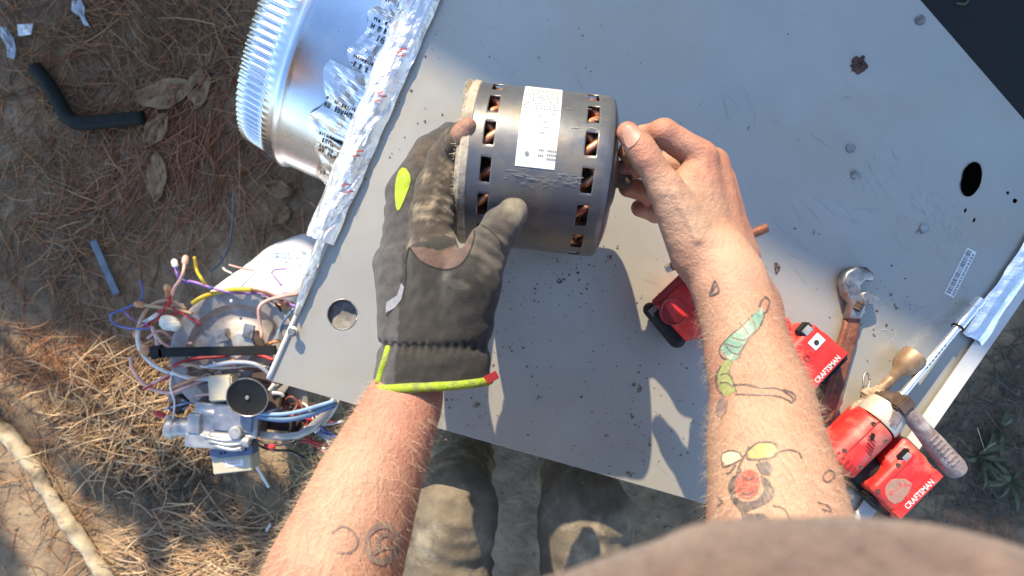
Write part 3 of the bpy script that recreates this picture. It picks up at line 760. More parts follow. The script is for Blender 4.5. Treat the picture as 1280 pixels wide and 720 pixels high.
md = shell.modifiers.new('thick', 'SOLIDIFY'); md.thickness = .0016; md.offset = 0
lathe_obj('core', msc([(-.033, 0), (-.033, .052), (-.029, .0645), (.027, .0645), (.031, .052), (.031, 0)]), mc, max_, M['core'], mot, 48)
for sg in (-1, 1):               # bundled copper windings showing in the slots
    V, Fc = [], []; c_ = .0395 * sg if sg < 0 else .038
    for k in range(30):
        th0 = 2 * math.pi * k / 30
        pts = []
        for i in range(7):
            t = i / 6; th = th0 + (t - .5) * .26 + .02 * math.sin(k * 3.3); s = c_ + .0065 * math.sin(t * 3.14 - 1.57 + (k % 3) * .5) * (1 if k % 2 else -1)
            pts.append(mp(s, th, .057 + .0035 * math.sin(t * 3.14) + .002 * math.sin(k * 1.9)))
        v, f = tube(pts, .0041, 6); b_ = len(V); V += v; Fc += [tuple(b_ + i for i in q) for q in f]
    tag(mesh_obj('winding', V, Fc, M['copper'], mot, True), 'copper windings seen through the %s vent slots' % ('dusty end' if sg < 0 else 'shaft end'))
lathe_obj('end_bell', msc([(-MH + .004, MR - .001), (-MH + .002, MR + .0016), (-MH - .003, MR + .002), (-MH - .0045, MR + .0008), (-MH - .005, MR - .002), (-MH - .0075, MR - .004), (-MH - .0085, MR - .012), (-MH - .006, MR - .022), (-MH - .012, .022), (-MH - .012, 0)]), mc, max_, M['bell'], mot, 64)['label'] = 'dust caked end bell gripped by the glove'
lathe_obj('end_bell', msc([(MH - .001, MR - .0018), (MH + .001, MR - .0035), (MH + .004, MR - .012), (MH + .006, .03), (MH + .010, .022), (MH + .010, 0)]), mc, max_, M['motor'], mot, 64)['label'] = 'grey end bell on the shaft side'
lathe_obj('shaft', msc([(MH + .004, .0075), (MH + .022, .0062), (MH + .025, .0052), (MH + .025, 0)]), mc, max_, M['core'], mot, 18)
for th in (-.55, .4, 1.2): 
    v_ = mp(MH - .02, th, MR - .0005)
# seam line and rim band
V, Fc = [], []
for (s, hw, h) in ((-MH + .0105, .0006, .0006), (MH - .0085, .0005, .0005)):
    b_ = len(V)
    for k in range(96):
        th = 2 * math.pi * k / 96
        for q, r in ((s - hw, MR - .0001), (s, MR + h), (s + hw, MR - .0001)): V.append(mp(q, th, r))
    for k in range(96):
        for j in range(2): a_ = b_ + k * 3 + j; c_ = b_ + ((k + 1) % 96) * 3 + j; Fc.append((a_, c_, c_ + 1, a_ + 1))
tag(mesh_obj('rolled_seam', V, Fc, M['motor'], mot, True), kind='stuff')
# curved data label with its fine print
def patch(name, s0_, s1_, t0, t1, r, m, parent, n=16):
    V, Fc = [], []
    for i in range(n + 1):
        th = t0 + (t1 - t0) * i / n; V += [mp(s0_, th, r), mp(s1_, th, r)]
    for i in range(n): Fc.append((2 * i, 2 * i + 1, 2 * i + 3, 2 * i + 2))
    return mesh_obj(name, V, Fc, m, parent, True)
T0, T1 = -.15, 1.22
lb = patch('data_label', -.0175, .0125, T0, T1, MR + .0012, M['sticker'], mot, 28)
V, Fc = [], []
def dash(s, th, w_, h_):
    b_ = len(V); V.extend([mp(s, th, MR + .0017), mp(s + w_, th, MR + .0017), mp(s + w_, th + h_, MR + .0017), mp(s, th + h_, MR + .0017)]); Fc.append((b_, b_ + 1, b_ + 2, b_ + 3))
th = T1 - .05
while th > .55:
    s = -.0165
    while s < .010:
        w_ = random.uniform(.0006, .002)
        if random.random() < .8: dash(s, th, w_, .017)
        s += w_ + .0006
    th -= .043
for s_, t_, n_ in ((-.004, .46, 3), (-.001, .38, 4), (.001, .31, 3), (-.002, .24, 3), (.0045, .50, 3), (.0055, .04, 5), (.0055, -.005, 5), (-.001, .04, 3), (-.001, -.02, 3), (.0055, -.05, 5)):
    for i in range(n_): dash(s_ + i * .0014, t_, .001, .022)
ci = [mp(-.0095 + .0016 * math.cos(a_), -.005 + .0018 / MR * math.sin(a_), MR + .0017) for a_ in (6.283 * k / 14 for k in range(14))]; b_ = len(V); V += ci; Fc.append(tuple(range(b_, b_ + 14)))
tag(mesh_obj('label_print', V, Fc, M['print'], lb), kind='stuff')
# scuffed streaks: worn paint proud by a hair
V, Fc = [], []
for _ in range(70):
    s, th = random.uniform(-.03, .03), random.gauss(-.27, .06); w_ = abs(random.gauss(0, .004)) + .001; b_ = len(V); dr = .0011 + .00002 * (_ % 20)
    if random.random() < .25: s, th = random.uniform(.013, .05), random.uniform(.3, 1.2)
    if T0 - .01 < th < T1 and -.02 < s < .0135: continue
    hh = random.uniform(.004, .014); sk = random.uniform(-.01, .01)
    V.extend([mp(s, th, MR + dr), mp(s + w_, th + sk, MR + dr), mp(s + w_ * .8, th + hh + sk, MR + dr), mp(s + w_ * .1, th + hh, MR + dr)]); Fc.append((b_, b_ + 1, b_ + 2, b_ + 3))
tag(mesh_obj('scuffs', V, Fc, mat('worn_pale_paint', (.19, .19, .19), (.27, .265, .255), 300, .5, metal=.3), mot), kind='stuff')
# lint caught on the dusty end
V, Fc = [], []
for _ in range(700):
    th = random.choice((random.gauss(1.3, .2), random.gauss(1.2, .25), random.uniform(-1.4, 1.6))); r = MR - abs(random.gauss(0, .004)); s = -MH - random.uniform(.002, .008)
    p = mp(s, th, r); d_ = (MM @ Vector((random.gauss(-.6, .5), random.gauss(0, .7), random.gauss(.3, .5)))).normalized(); q = p + d_ * random.uniform(.002, .006); x = d_.cross(Vector((.3, .5, 1))).normalized() * .00022
    b_ = len(V); V += [p - x, p + x, q + x, q - x]; Fc.append((b_, b_ + 1, b_ + 2, b_ + 3))
tag(mesh_obj('lint', V, Fc, M['lint'], mot), None, None, None, 'stuff')
# ------------------------------------------------------------------ the man: bare tattooed arm, gloved arm, brown shirt, tan trousers
man = thing('person', (.05, -.45, 0), 'man in brown shirt and tan trousers, one arm tattooed and bare, the other gloved', 'person')
KB = 1.2
def JK(px, py, d): return J(px, py, d * KB)
def CapK(a, b, ra, rb): return Cap(a, b, ra * KB, rb * KB)
def chainK(*pts): return chain(*[(p, r * KB) for p, r in pts])
# bare right arm, from the shoulder down to the wrist
Rsh, Lsh = Vector((.29, -.30, 1.33)), Vector((-.17, -.38, 1.33))
arm_r = chainK((Rsh, .052), (JK(992, 850, .42), .043), (JK(982, 760, .41), .046), (JK(973, 655, .415), .0425), (JK(966, 600, .425), .0385), (JK(956, 550, .437), .0355), (JK(952, 500, .45), .0325), (JK(938, 450, .463), .0285), (JK(926, 400, .476), .0262), (JK(911, 355, .488), .0262), (JK(899, 325, .498), .0265))
ulna = chainK((JK(985, 660, .44), .038), (JK(965, 500, .475), .026), (JK(936, 385, .50), .022), (JK(918, 345, .508), .021))
hand_r = [
    CapK(JK(886, 330, .505), JK(874, 200, .512), .022, .0142),       # metacarpals, index to little finger
    CapK(JK(905, 322, .515), JK(890, 206, .527), .021, .0142),
    CapK(JK(914, 320, .525), JK(899, 226, .547), .020, .0138),
    CapK(JK(918, 320, .53), JK(892, 256, .562), .019, .0130),
    CapK(JK(872, 316, .495), JK(832, 236, .486), .0215, .0140),      # thumb metacarpal
    CapK(JK(862, 282, .50), JK(858, 228, .505), .0175, .0125),        # web
]
fing_r = [
    chainK((JK(832, 236, .486), .0132), (JK(808, 198, .484), .0112), (JK(800, 185, .4845), .0108), (JK(785, 166, .487), .0088)),
    chainK((JK(876, 196, .512), .0134), (JK(829, 166, .507), .0112), (JK(804, 172, .524), .0098), (JK(786, 190, .537), .0088)),
    chainK((JK(890, 212, .532), .0130), (JK(836, 205, .549), .0110), (JK(804, 207, .553), .0098), (JK(779, 213, .551), .0090)),
    chainK((JK(896, 232, .552), .0126), (JK(840, 238, .572), .0108), (JK(812, 240, .572), .0097), (JK(786, 234, .566), .0090)),
    chainK((JK(890, 260, .566), .0118), (JK(842, 264, .588), .0098), (JK(820, 266, .590), .0090), (JK(800, 260, .583), .0082)),
]
# tendons, veins and the knuckle ridge
ten = [CapK(JK(880, 205, .500), JK(893, 300, .490), .0035, .003), CapK(JK(896, 215, .515), JK(905, 300, .499), .0035, .003), CapK(JK(842, 240, .475), JK(872, 300, .4745), .004, .003)]
# left arm and the hand that fills the glove
arm_l = chainK((Lsh, .052), (JK(372, 850, .45), .043), (JK(385, 800, .44), .045), (JK(408, 740, .437), .0435), (JK(424, 700, .435), .0415), (JK(445, 645, .442), .0375), (JK(462, 600, .45), .0340), (JK(482, 555, .46), .0300), (JK(500, 515, .472), .0268), (JK(510, 492, .481), .0240), (JK(524, 455, .494), .0165))
hand_l = chainK((JK(524, 455, .494), .0165), (JK(538, 400, .490), .013), (JK(540, 330, .492), .012), (JK(540, 255, .503), .0105), (JK(560, 192, .506), .0095), (JK(578, 168, .491), .0080), (JK(585, 157, .486), .0062))
girdle = chainK((Rsh, .055), (Vector((.13, -.33, 1.34)), .07), (Vector((.0, -.36, 1.34)), .07), (Lsh, .055))
def skin_disp(P):
    near = np.clip((P[:, 2] - 1.0) / .05, 0, 1)
    
    hand = np.exp(-((P - np.array(JK(860, 250, .50))) ** 2).sum(1) / .075 ** 2)
    return .0009 * wav(P, 90, 1) + .0004 * wav(P, 260, 2) + hand * (.0007 * np.abs(wav(P * np.array((1, .6, 1)), 210, 11)) + .0005 * wav(P, 420, 12))
groups = [(arm_r + ulna, .014, .01), (hand_r, .010, .010)] + [(f, .004, .0035) for f in fing_r] + [(ten, .002, .003), (arm_l, .012, .01), (hand_l, .008, .008), (girdle, .03, .03)]
VOX = .0019
bv, bq = sdf_mesh(groups, VOX, disp=skin_disp)
body = np_obj('body', bv, bq, M['skin'], man)
tree = BVHTree.FromPolygons([Vector(v) for v in bv], [tuple(q) for q in bq])
# skin tone: redder knuckles, thumbs and wrists
base = np.array((.43, .25, .168)); red = np.array((.44, .165, .11)); C = np.tile(base, (len(bv), 1))
def tone(c, r, col, k):
    global C
    r = r * KB
    f = (k * np.exp(-((bv - np.array(c)) ** 2).sum(1) / r ** 2))[:, None]; C = C * (1 - f) + np.array(col) * f
f = (.5 * np.clip(.5 + .9 * wav(bv, 45, 5), 0, 1))[:, None]; C = C * (1 - f) + red * f
f = (.4 * np.clip(1.4 * wav(bv, 95, 8), 0, 1))[:, None]; C = C * (1 - f) + np.array((.54, .37, .26)) * f
for px, py, d, r, k in ((786, 166, .48, .014, .65), (808, 197, .475, .012, .5), (829, 162, .495, .015, .55), (876, 192, .50, .018, .5), (900, 225, .53, .03, .6), (925, 270, .51, .03, .35), (795, 236, .56, .018, .6), (805, 262, .575, .02, .6), (840, 350, .49, .03, .4), (965, 400, .48, .03, .5), (1010, 520, .45, .04, .4), (790, 214, .55, .014, .5)):
    tone(JK(px, py, d), r, red, k)
for px, py, d, r, k in ((520, 520, .46, .04, .5), (510, 620, .44, .05, .75), (480, 700, .42, .05, .75), (495, 560, .45, .04, .7), (520, 500, .46, .03, .6)): tone(JK(px, py, d), r, (.45, .20, .145), k)
tone(JK(583, 160, .487), .014, (.27, .15, .105), .85)
for px, py, d, r, k in ((850, 270, .48, .03, .6), (915, 330, .475, .035, .5), (930, 560, .41, .04, .5), (960, 640, .38, .04, .5), (440, 600, .42, .03, .5), (405, 690, .4, .03, .5)): tone(JK(px, py, d), r, (.54, .375, .26), k)
set_col(body, C)
# cast of the thumb nail
def on_skin(px, py, off=.0004):
    o_ = cam.location; d_ = (J(px, py, 1) - o_).normalized(); h = tree.ray_cast(o_, d_, 1.0)
    return None if h[0] is None else h[0] + h[1] * off
def decal_fill(name, poly, m, off=.0005, step=4):
    P = [Vector(p) for p in poly]; bnd = []
    for i in range(len(P)):
        a_, b_ = P[i], P[(i + 1) % len(P)]; k = max(1, int((b_ - a_).length / step))
        bnd += [a_ + (b_ - a_) * t / k for t in range(k)]
    x0, x1 = min(p.x for p in P), max(p.x for p in P); y0, y1 = min(p.y for p in P), max(p.y for p in P)
    pts = list(bnd); x = x0
    def inside(q):
        c = False
        for i in range(len(bnd)):
            a_, b_ = bnd[i], bnd[i - 1]
            if (a_.y > q.y) != (b_.y > q.y) and q.x < (b_.x - a_.x) * (q.y - a_.y) / (b_.y - a_.y) + a_.x: c = not c
        return c
    while x < x1:
        y = y0
        while y < y1:
            q = Vector((x + random.uniform(-.5, .5), y + random.uniform(-.5, .5)))
            if inside(q) and min((q - b_).length for b_ in bnd) > step * .5: pts.append(q)
            y += step
        x += step
    r = delaunay_2d_cdt(pts, [(i, (i + 1) % len(bnd)) for i in range(len(bnd))], [list(range(len(bnd)))], 1, 1e-5)
    W3 = [on_skin(p.x, p.y, off) for p in r[0]]
    return mesh_obj(name, [w_ or Vector() for w_ in W3], [f for f in r[2] if all(W3[i] is not None for i in f)], m, body, True)
def decal_lines(name, lines, m, off=.0008):
    V, Fc = [], []
    for wd, ln in lines:
        pts = [Vector((*p, 0)) for p in ln]; pts = [p.xy for p in catmull(pts, 6)] if len(pts) > 2 else pts
        prev = None
        for i, p in enumerate(pts):
            t = (pts[min(i + 1, len(pts) - 1)] - pts[max(i - 1, 0)]); 
            nn_ = Vector((-t[1], t[0])).normalized() * wd * .5 * random.uniform(.7, 1.2)
            a_, b_ = on_skin(p[0] - nn_.x, p[1] - nn_.y, off), on_skin(p[0] + nn_.x, p[1] + nn_.y, off)
            if a_ is None or b_ is None or (prev and (a_ - prev[0]).length > .02): prev = None; continue
            k = len(V); V += [a_, b_]
            if prev: Fc.append((k - 2, k - 1, k + 1, k))
            prev = (a_, b_)
    return tag(mesh_obj(name, V, Fc, m, body, True), kind='stuff')
def on_c7(pts): return [(750 + x / 2.878, 130 + y / 2.878) for x, y in pts]
decal_fill('finger_nail', on_c7([(84, 88), (100, 79), (122, 80), (140, 92), (147, 110), (140, 130), (122, 150), (104, 160), (92, 142), (84, 115)]), M['nail'], .0009, 3)
c7 = lambda pts: [(820 + x / 2.057, 330 + y / 2.057) for x, y in pts]      # tattoo layout, traced
decal_fill('tattoo', c7([(270, 112), (278, 132), (262, 165), (240, 185), (222, 215), (215, 240), (195, 252), (182, 240), (165, 218), (190, 185), (222, 160), (245, 135)]), M['teal'])
decal_fill('tattoo', c7([(182, 243), (196, 254), (188, 275), (198, 300), (205, 325), (190, 338), (172, 335), (162, 310), (158, 285), (168, 262)]), M['green'])
decal_fill('tattoo', c7([(205, 560), (212, 540), (240, 528), (262, 538), (268, 560), (262, 590), (240, 606), (215, 600), (203, 582)]), M['tred'])
decal_fill('tattoo', c7([(235, 482), (262, 462), (300, 462), (312, 480), (296, 496), (262, 500), (240, 500)]), M['tyel'])
decal_fill('tattoo', c7([(172, 488), (192, 482), (214, 486), (220, 500), (200, 512), (180, 518), (170, 505)]), mat('tattoo_pale', (.66, .5, .34), (.68, .54, .4), 100, .5))
for q in ([(195, 555), (206, 540), (212, 520), (222, 530), (208, 560), (205, 600), (225, 612), (260, 608), (280, 580), (268, 550), (290, 560), (306, 580), (300, 605), (268, 625), (225, 640), (205, 620), (192, 590)],
          [(256, 515), (285, 505), (300, 520), (292, 545), (270, 540)], [(225, 645), (262, 640), (290, 655), (268, 690), (232, 690)], [(158, 350), (172, 340), (186, 352), (182, 382), (166, 400), (154, 380)]):
    decal_fill('tattoo', c7(q), M['tfade'] if q[0][0] == 158 else M['tink'])
tl = [(2.2, c7([(265, 110), (272, 92), (282, 86), (290, 96), (285, 118), (274, 130)])), (1.8, c7([(250, 130), (222, 160), (190, 186), (165, 218), (170, 238), (184, 246)])), (1.8, c7([(278, 132), (264, 165), (242, 188), (220, 222), (214, 242)])),
      (2.0, c7([(198, 312), (230, 310), (270, 318), (310, 320), (340, 335), (356, 350)])), (1.8, c7([(205, 335), (250, 336), (300, 338), (330, 346), (350, 358)])), (1.6, c7([(326, 322), (350, 332), (358, 344), (346, 358)])),
      (2.0, c7([(168, 262), (156, 290), (160, 320), (176, 340)])), (1.5, c7([(188, 275), (200, 305), (208, 330)])),
      (2.4, c7([(145, 62), (152, 44), (162, 70), (140, 80), (146, 60)])), (1.8, c7([(140, 80), (158, 52)])),
      (1.5, c7([(172, 488), (192, 480), (216, 486), (222, 500), (196, 515), (176, 522), (170, 505), (172, 488)])), (2.0, c7([(234, 484), (262, 460), (302, 460), (312, 482), (296, 498), (240, 502), (234, 484)])),
      (1.8, c7([(306, 486), (340, 478), (366, 485), (374, 500)])), (1.8, c7([(240, 470), (225, 500), (212, 525)])), (2.0, c7([(300, 620), (330, 630), (345, 660)])),
      (1.6, c7([(160, 600), (172, 612), (160, 622)])), (1.6, c7([(430, 540), (446, 530), (458, 545), (440, 560), (428, 552), (430, 540)])), (1.5, c7([(415, 612), (440, 622), (448, 636), (424, 630)])), (1.4, c7([(180, 205), (210, 215), (222, 208)])), (1.4, c7([(195, 190), (225, 196), (240, 186)]))]
tl += [(1.6, c7([(215, 150), (228, 166), (236, 182)])), (1.5, c7([(236, 138), (250, 150), (256, 168)])), (1.5, c7([(176, 205), (196, 228), (216, 232)])), (1.5, c7([(168, 285), (184, 282), (192, 290)])), (1.5, c7([(166, 305), (184, 306), (200, 318)])),
       (2.6, c7([(202, 545), (190, 570), (196, 600), (212, 622), (240, 634)])), (2.6, c7([(270, 545), (290, 560), (298, 590), (286, 612)])), (2.2, c7([(222, 545), (238, 556), (254, 548)])), (2.4, c7([(215, 575), (224, 590), (240, 592), (256, 580)])), (2.4, c7([(228, 640), (250, 648), (276, 644), (292, 660)])), (2.2, c7([(210, 618), (222, 640), (226, 668)])), (2.0, c7([(182, 540), (195, 532), (206, 516)])), (2.0, c7([(262, 503), (276, 520), (288, 540)]))]
decal_lines('tattoo', tl, M['tink'])
# faded ring tattoo on the gloved arm
c8 = lambda pts: [(330 + x / 2.248, 400 + y / 2.25) for x, y in pts]
decal_lines('tattoo', [(7.5, c8([(292, 640), (290, 610), (315, 582), (345, 578), (368, 600), (378, 630), (362, 665), (325, 680), (298, 665), (292, 640)])), (5, c8([(318, 645), (322, 615), (345, 602), (356, 622)])), (4, c8([(300, 660), (340, 640), (372, 640)])), (3.0, c8([(190, 600), (215, 580), (245, 590), (262, 620), (245, 650), (205, 655)]))], M['tfade'])
# fine arm hair
HV, HF = [], []
nrm = np.zeros_like(bv); 
e = np.cross(bv[bq[:, 1]] - bv[bq[:, 0]], bv[bq[:, 2]] - bv[bq[:, 0]])
for i in range(4): np.add.at(nrm, bq[:, i], e)
nrm /= np.linalg.norm(nrm, axis=1)[:, None] + 1e-12
def hairs(p0, p1, rad, n, t0=0, t1=1):
    ax = p1 - p0; L_ = ax.length; u_ = np.array(ax / L_); q = bv - np.array(p0); t = q @ u_; dd = np.linalg.norm(q - t[:, None] * u_, axis=1)
    idx = np.nonzero((t > 0) & (t < L_) & (dd < rad))[0]
    for i in rng.choice(idx, min(n, len(idx)), replace=False):
        p = Vector(bv[i]); nn_ = Vector(nrm[i]); flow = (Vector(u_) * -random.uniform(.2, 1.2) + Vector((random.gauss(0, .5), random.gauss(0, .5), random.gauss(0, .5)))); flow -= nn_ * flow.dot(nn_)
        if flow.length < .01: continue
        flow.normalize(); L2 = random.uniform(.006, .015); sd_ = nn_.cross(flow) * .00008; pts = [p, p + (flow * .5 + nn_ * .5) * L2 * .55, p + (flow * .95 + nn_ * .55) * L2]
        k = len(HV)
        for j, pp in enumerate(pts): ww = sd_ * (1, .8, .25)[j]; HV.extend([pp - ww, pp + ww])
        HF.extend([(k, k + 1, k + 3, k + 2), (k + 2, k + 3, k + 5, k + 4)])
hairs(JK(985, 700, .41), JK(915, 380, .48), .072, 4200)
hairs(JK(395, 760, .43), JK(512, 495, .474), .072, 4600)
tag(mesh_obj('arm_hair', HV, HF, M['hair'], body), None, None, None, 'stuff')

# ---- glove
G_back = [CapK(JK(512, 452, .482), JK(503, 335, .502), .0235, .0205), CapK(JK(545, 452, .477), JK(545, 330, .486), .0255, .0215), CapK(JK(573, 445, .477), JK(590, 350, .468), .0225, .0205), CapK(JK(518, 445, .50), JK(494, 330, .522), .021, .0185)]
G_cuff = [CapK(JK(511, 486, .478), JK(514, 440, .480), .0275, .0220), CapK(JK(562, 486, .477), JK(563, 440, .477), .0268, .0218), CapK(JK(580, 480, .478), JK(572, 440, .478), .0185, .019)]
G_thumb = chainK((JK(590, 352, .468), .0195), (JK(611, 307, .474), .0155), (JK(626, 284, .4765), .0142), (JK(641, 266, .480), .0118))
G_index = chainK((JK(541, 322, .488), .0180), (JK(539, 270, .498), .0165), (JK(545, 235, .505), .0152), (JK(558, 198, .508), .0138), (JK(570, 180, .500), .0124), (JK(577, 169, .494), .0105))
G_mid = chainK((JK(508, 320, .506), .0175), (JK(506, 240, .536), .0152), (JK(536, 190, .560), .0135), (JK(563, 168, .574), .0115))
G_ring = chainK((JK(498, 322, .528), .0165), (JK(503, 262, .562), .0145), (JK(536, 215, .588), .0125), (JK(564, 200, .598), .011))
G_pink = chainK((JK(500, 335, .548), .0150), (JK(514, 285, .584), .0130), (JK(544, 255, .606), .0115), (JK(566, 245, .612), .010))
def glove_disp(P):
    y = P[:, 1]; gather = np.exp(-((y - JK(540, 432, .478).y) / .0055) ** 2)
    x = P[:, 0]
    out = .0038 * gather + .0013 * gather * np.sin(x * 900) + .0012 * wav(P, 110, 3) + .0005 * wav(P, 300, 4)
    # bunched folds across the thumb and the fingers
    for c, u, s_ in ((JK(611, 307, .46), (JK(641, 266, .48) - JK(590, 352, .468)).normalized(), .020), (JK(541, 262, .49), Vector((0, 1, -.2)).normalized(), .022)):
        q = P - np.array(c); t = q @ np.array(u); out = out + .0011 * np.sin(t * 620 + 1.2 * wav(P, 60, 9)) * np.exp(-(q ** 2).sum(1) / s_ ** 2)
    return out
gg = [(G_back, .012, .01), (G_cuff, .014, .008), (G_thumb, .005, .009), (G_index, .005, .007), (G_mid, .005, .004), (G_ring, .005, .003), (G_pink, .005, .003)]
_cp, _cn = np.array(JK(540, 484, .478)), np.array((.06, -1.0, .05)) / np.linalg.norm((.06, -1.0, .05))
gv, gq = sdf_mesh(gg, .0017, disp=glove_disp, clip=lambda P: (P - _cp) @ _cn)
glove = np_obj('work_glove', gv, gq, M['glove'], man)
glove['label'] = 'grey work glove with dusty brown palm and hi-vis cuff trim'
def dist(prs, P, k=.005):
    D = None
    for p in prs: D = p.d(P) if D is None else smin(D, p.d(P), k)
    return D
dI, dT, dB, dM = dist(G_index, gv), dist(G_thumb, gv), dist(G_back + G_cuff, gv), np.minimum(dist(G_mid, gv), dist(G_ring, gv))
black = np.array((.029, .026, .023)); grey = np.array((.07, .066, .07)); suede = np.array((.105, .08, .058)); dust = np.array((.33, .265, .185)); leather = np.array((.12, .075, .06))
GC = np.tile(black, (len(gv), 1)); jit = .0025 * wav(gv, 220, 6)
left = np.clip(((JK(506, 350, .49).x - gv[:, 0]) + jit) / .0015, 0, 1)[:, None]; GC = GC * (1 - left) + grey * left
isI = np.clip((dB - dI + jit - .000) / .0012, 0, 1)[:, None]; GC = GC * (1 - isI) + suede * .62 * isI
blot = np.clip(wav(gv, 190, 12) * 1.5 + .9 * wav(gv * np.array((1, .5, 1)), 620, 13), 0, 1)[:, None] * isI; GC = GC * (1 - .75 * blot) + dust * .75 * blot
isT = np.clip((dB - dT + jit + .001) / .0012, 0, 1)[:, None] * (dT < dI)[:, None]; GC = GC * (1 - isT) + np.array((.082, .07, .058)) * isT
tipT = np.exp(-((gv - np.array(JK(646, 262, .472))) ** 2).sum(1) / .011 ** 2)[:, None]; GC = GC * (1 - .7 * tipT) + np.array((.40, .35, .25)) * .7 * tipT
isM = np.clip((np.minimum(dB, dI) - dM + jit) / .0012, 0, 1)[:, None]; GC = GC * (1 - isM) + grey * .85 * isM
# leather crotch patch between thumb and index
cp = lambda pts: [(460 + x / 2.668, 230 + y / 2.667) for x, y in pts]
pxs = 640 + gv[:, 0] / (CZ - gv[:, 2]) * F; pys = 360 - gv[:, 1] / (CZ - gv[:, 2]) * F
def inpoly(poly, X, Y):
    c = np.zeros(len(X), bool)
    for i in range(len(poly)):
        (xa, ya), (xb, yb) = poly[i], poly[i - 1]
        if ya == yb: continue
        c ^= ((ya > Y) != (yb > Y)) & (X < (xb - xa) * (Y - ya) / (yb - ya) + xa)
    return c
top = CZ - gv[:, 2] < .60
U_patch = cp([(140, 212), (175, 255), (220, 278), (270, 285), (310, 268), (340, 225), (356, 170), (352, 122), (330, 130), (312, 165), (290, 205), (240, 222), (190, 212)])
k = inpoly(U_patch, pxs + 1.5 * wav(gv, 300, 2), pys) & top; GC[k] = leather * (1 + .35 * wav(gv[k], 160, 3))[:, None]
hv_ = cp([(82, -140), (125, -180), (140, -140), (120, -60), (88, 20), (72, -40)])
tip_mid = np.exp(-((gv - np.array(JK(532, 196, .545))) ** 2).sum(1) / .022 ** 2)[:, None] * isM; GC = GC * (1 - .8 * tip_mid) + suede * .9 * .8 * tip_mid
set_col(glove, GC)
gtree = BVHTree.FromPolygons([Vector(v) for v in gv], [tuple(q) for q in gq])
_t = tree; tree = gtree; _b = body; body = glove
decal_fill('knuckle_patch', [(499, 214), (503, 210), (508, 211), (512, 218), (513, 226), (511, 235), (508, 243), (504, 253), (500, 262), (497, 264), (495, 258), (494, 246), (494, 234), (496, 222)], M['hivis'], .0008, 3)
decal_lines('stitching', [(1.6, cp([(138, 212), (128, 260), (126, 320), (110, 380), (62, 440)])), (1.3, U_patch[:8]), (1.2, cp([(345, 120), (400, 150), (450, 200)])), (1.3, [(482 + 6 * i, 428 + (3.2 if i % 2 else -1.5)) for i in range(20)])], M['seam'], .0006)
decal_fill('back_panel', cp([(60, 430), (62, 395), (98, 372), (112, 330), (122, 345), (112, 385), (92, 412)]), mat('slate_blue_fabric', (.17, .18, .215), (.24, .25, .28), 300, .8), .0007, 3)
tree = _t; body = _b
# hi-vis binding sewn round the cuff, with its slit edge
def on_glove(px, py, d0, sink=.0012):
    d_ = (J(px, py, 1) - cam.location).normalized(); h = gtree.ray_cast(cam.location, d_, 1.2)
    return JK(px, py, d0) if h[0] is None else h[0] + d_ * sink
def binding(path, back, r):
    P = catmull([on_glove(*p) for p in path] + [JK(*p) for p in back], 5)
    V, Fc = tube(P, r, 8); return mesh_obj('cuff_trim', V, Fc, M['hivis'], glove, True)
binding([(486, 434, .466), (482, 448, .464), (477, 464, .463), (473, 479, .463)], [], .0034)
# the ring itself, found by casting rays at the cuff from all round
rc = Vector(_cp) - Vector(_cn) * .0035; rx = Vector((1, .06, 0)).normalized(); rz = rx.cross(Vector(_cn)).normalized(); ring = []
for k in range(41):
    a_ = 2 * math.pi * k / 40; d_ = rx * math.cos(a_) + rz * math.sin(a_); h = gtree.ray_cast(rc + d_ * .2, -d_, .25)
    if h[0] is not None: ring.append(h[0] - d_ * .0008)
ring = [sum(ring[max(0, k - 1):k + 2], Vector()) / len(ring[max(0, k - 1):k + 2]) for k in range(len(ring))]
V, Fc = tube(catmull(ring, 3), .0042, 8); mesh_obj('cuff_trim', V, Fc, M['hivis'], glove, True)
box('red_tag', JK(614, 472, .464), (.0062, .0036, .0012), M['reddark'], glove, Matrix.Rotation(.5, 3, 'Z'), .0006)

# ---- shirt, trousers, boots
tor = [Ell((.081, -.1405, 1.392), (.129, .080, .069)), Cap((.08, -.29, 1.37), (.05, -.82, .74), .13, .16), Cap((-.02, -.32, 1.35), (-.02, -.82, .74), .13, .16), Cap(Rsh, J(1010, 865, .49) , .085, .072), Cap(Lsh, J(350, 900, .54), .085, .07), Cap(Rsh, (.1, -.33, 1.34), .08, .1), Cap(Lsh, (0, -.36, 1.34), .08, .1)]
def shirt_disp(P): return .0035 * wav(P, 36, 31) + .002 * wav(P, 90, 32) + .0008 * wav(P, 400, 33)
shirt = sdf_obj('shirt', [(tor, .03, .03)], .004, M['shirt'], man, shirt_disp)
# soft nap on the knit
sm = np.array([v.co for v in shirt.data.vertices]); sn = np.array([v.normal for v in shirt.data.vertices])
near = np.nonzero((sm[:, 1] > -.15) & (sm[:, 2] > 1.3) & (sn[:, 2] > -.2))[0]; HV, HF = [], []
for i in rng.choice(near, min(9000, 9000), replace=True):
    p = Vector(sm[i]) + Vector((random.gauss(0, .002), random.gauss(0, .002), 0)); d_ = (Vector(sn[i]) + Vector((random.gauss(0, .7), random.gauss(0, .7), random.gauss(0, .7)))).normalized(); q = p + d_ * random.uniform(.0015, .004); x = d_.cross(Vector((.2, .3, 1))).normalized() * .0001; k = len(HV); HV += [p - x, p + x, q]; HF.append((k, k + 1, k + 2))
tag(mesh_obj('knit_nap', HV, HF, M['shirt'], shirt), None, None, None, 'stuff')
legs = []
for hip, knee, ank in (((-.10, -.80, .62), (-.090, -.318, .636), (-.10, -.325, .10)), ((.13, -.80, .62), (.104, -.33, .628), (.112, -.33, .10))):
    legs.append((chain((Vector(hip), .10), (Vector(knee), .064), (Vector(knee) * .5 + Vector(ank) * .5, .058), (Vector(ank), .058)), .03, .03))
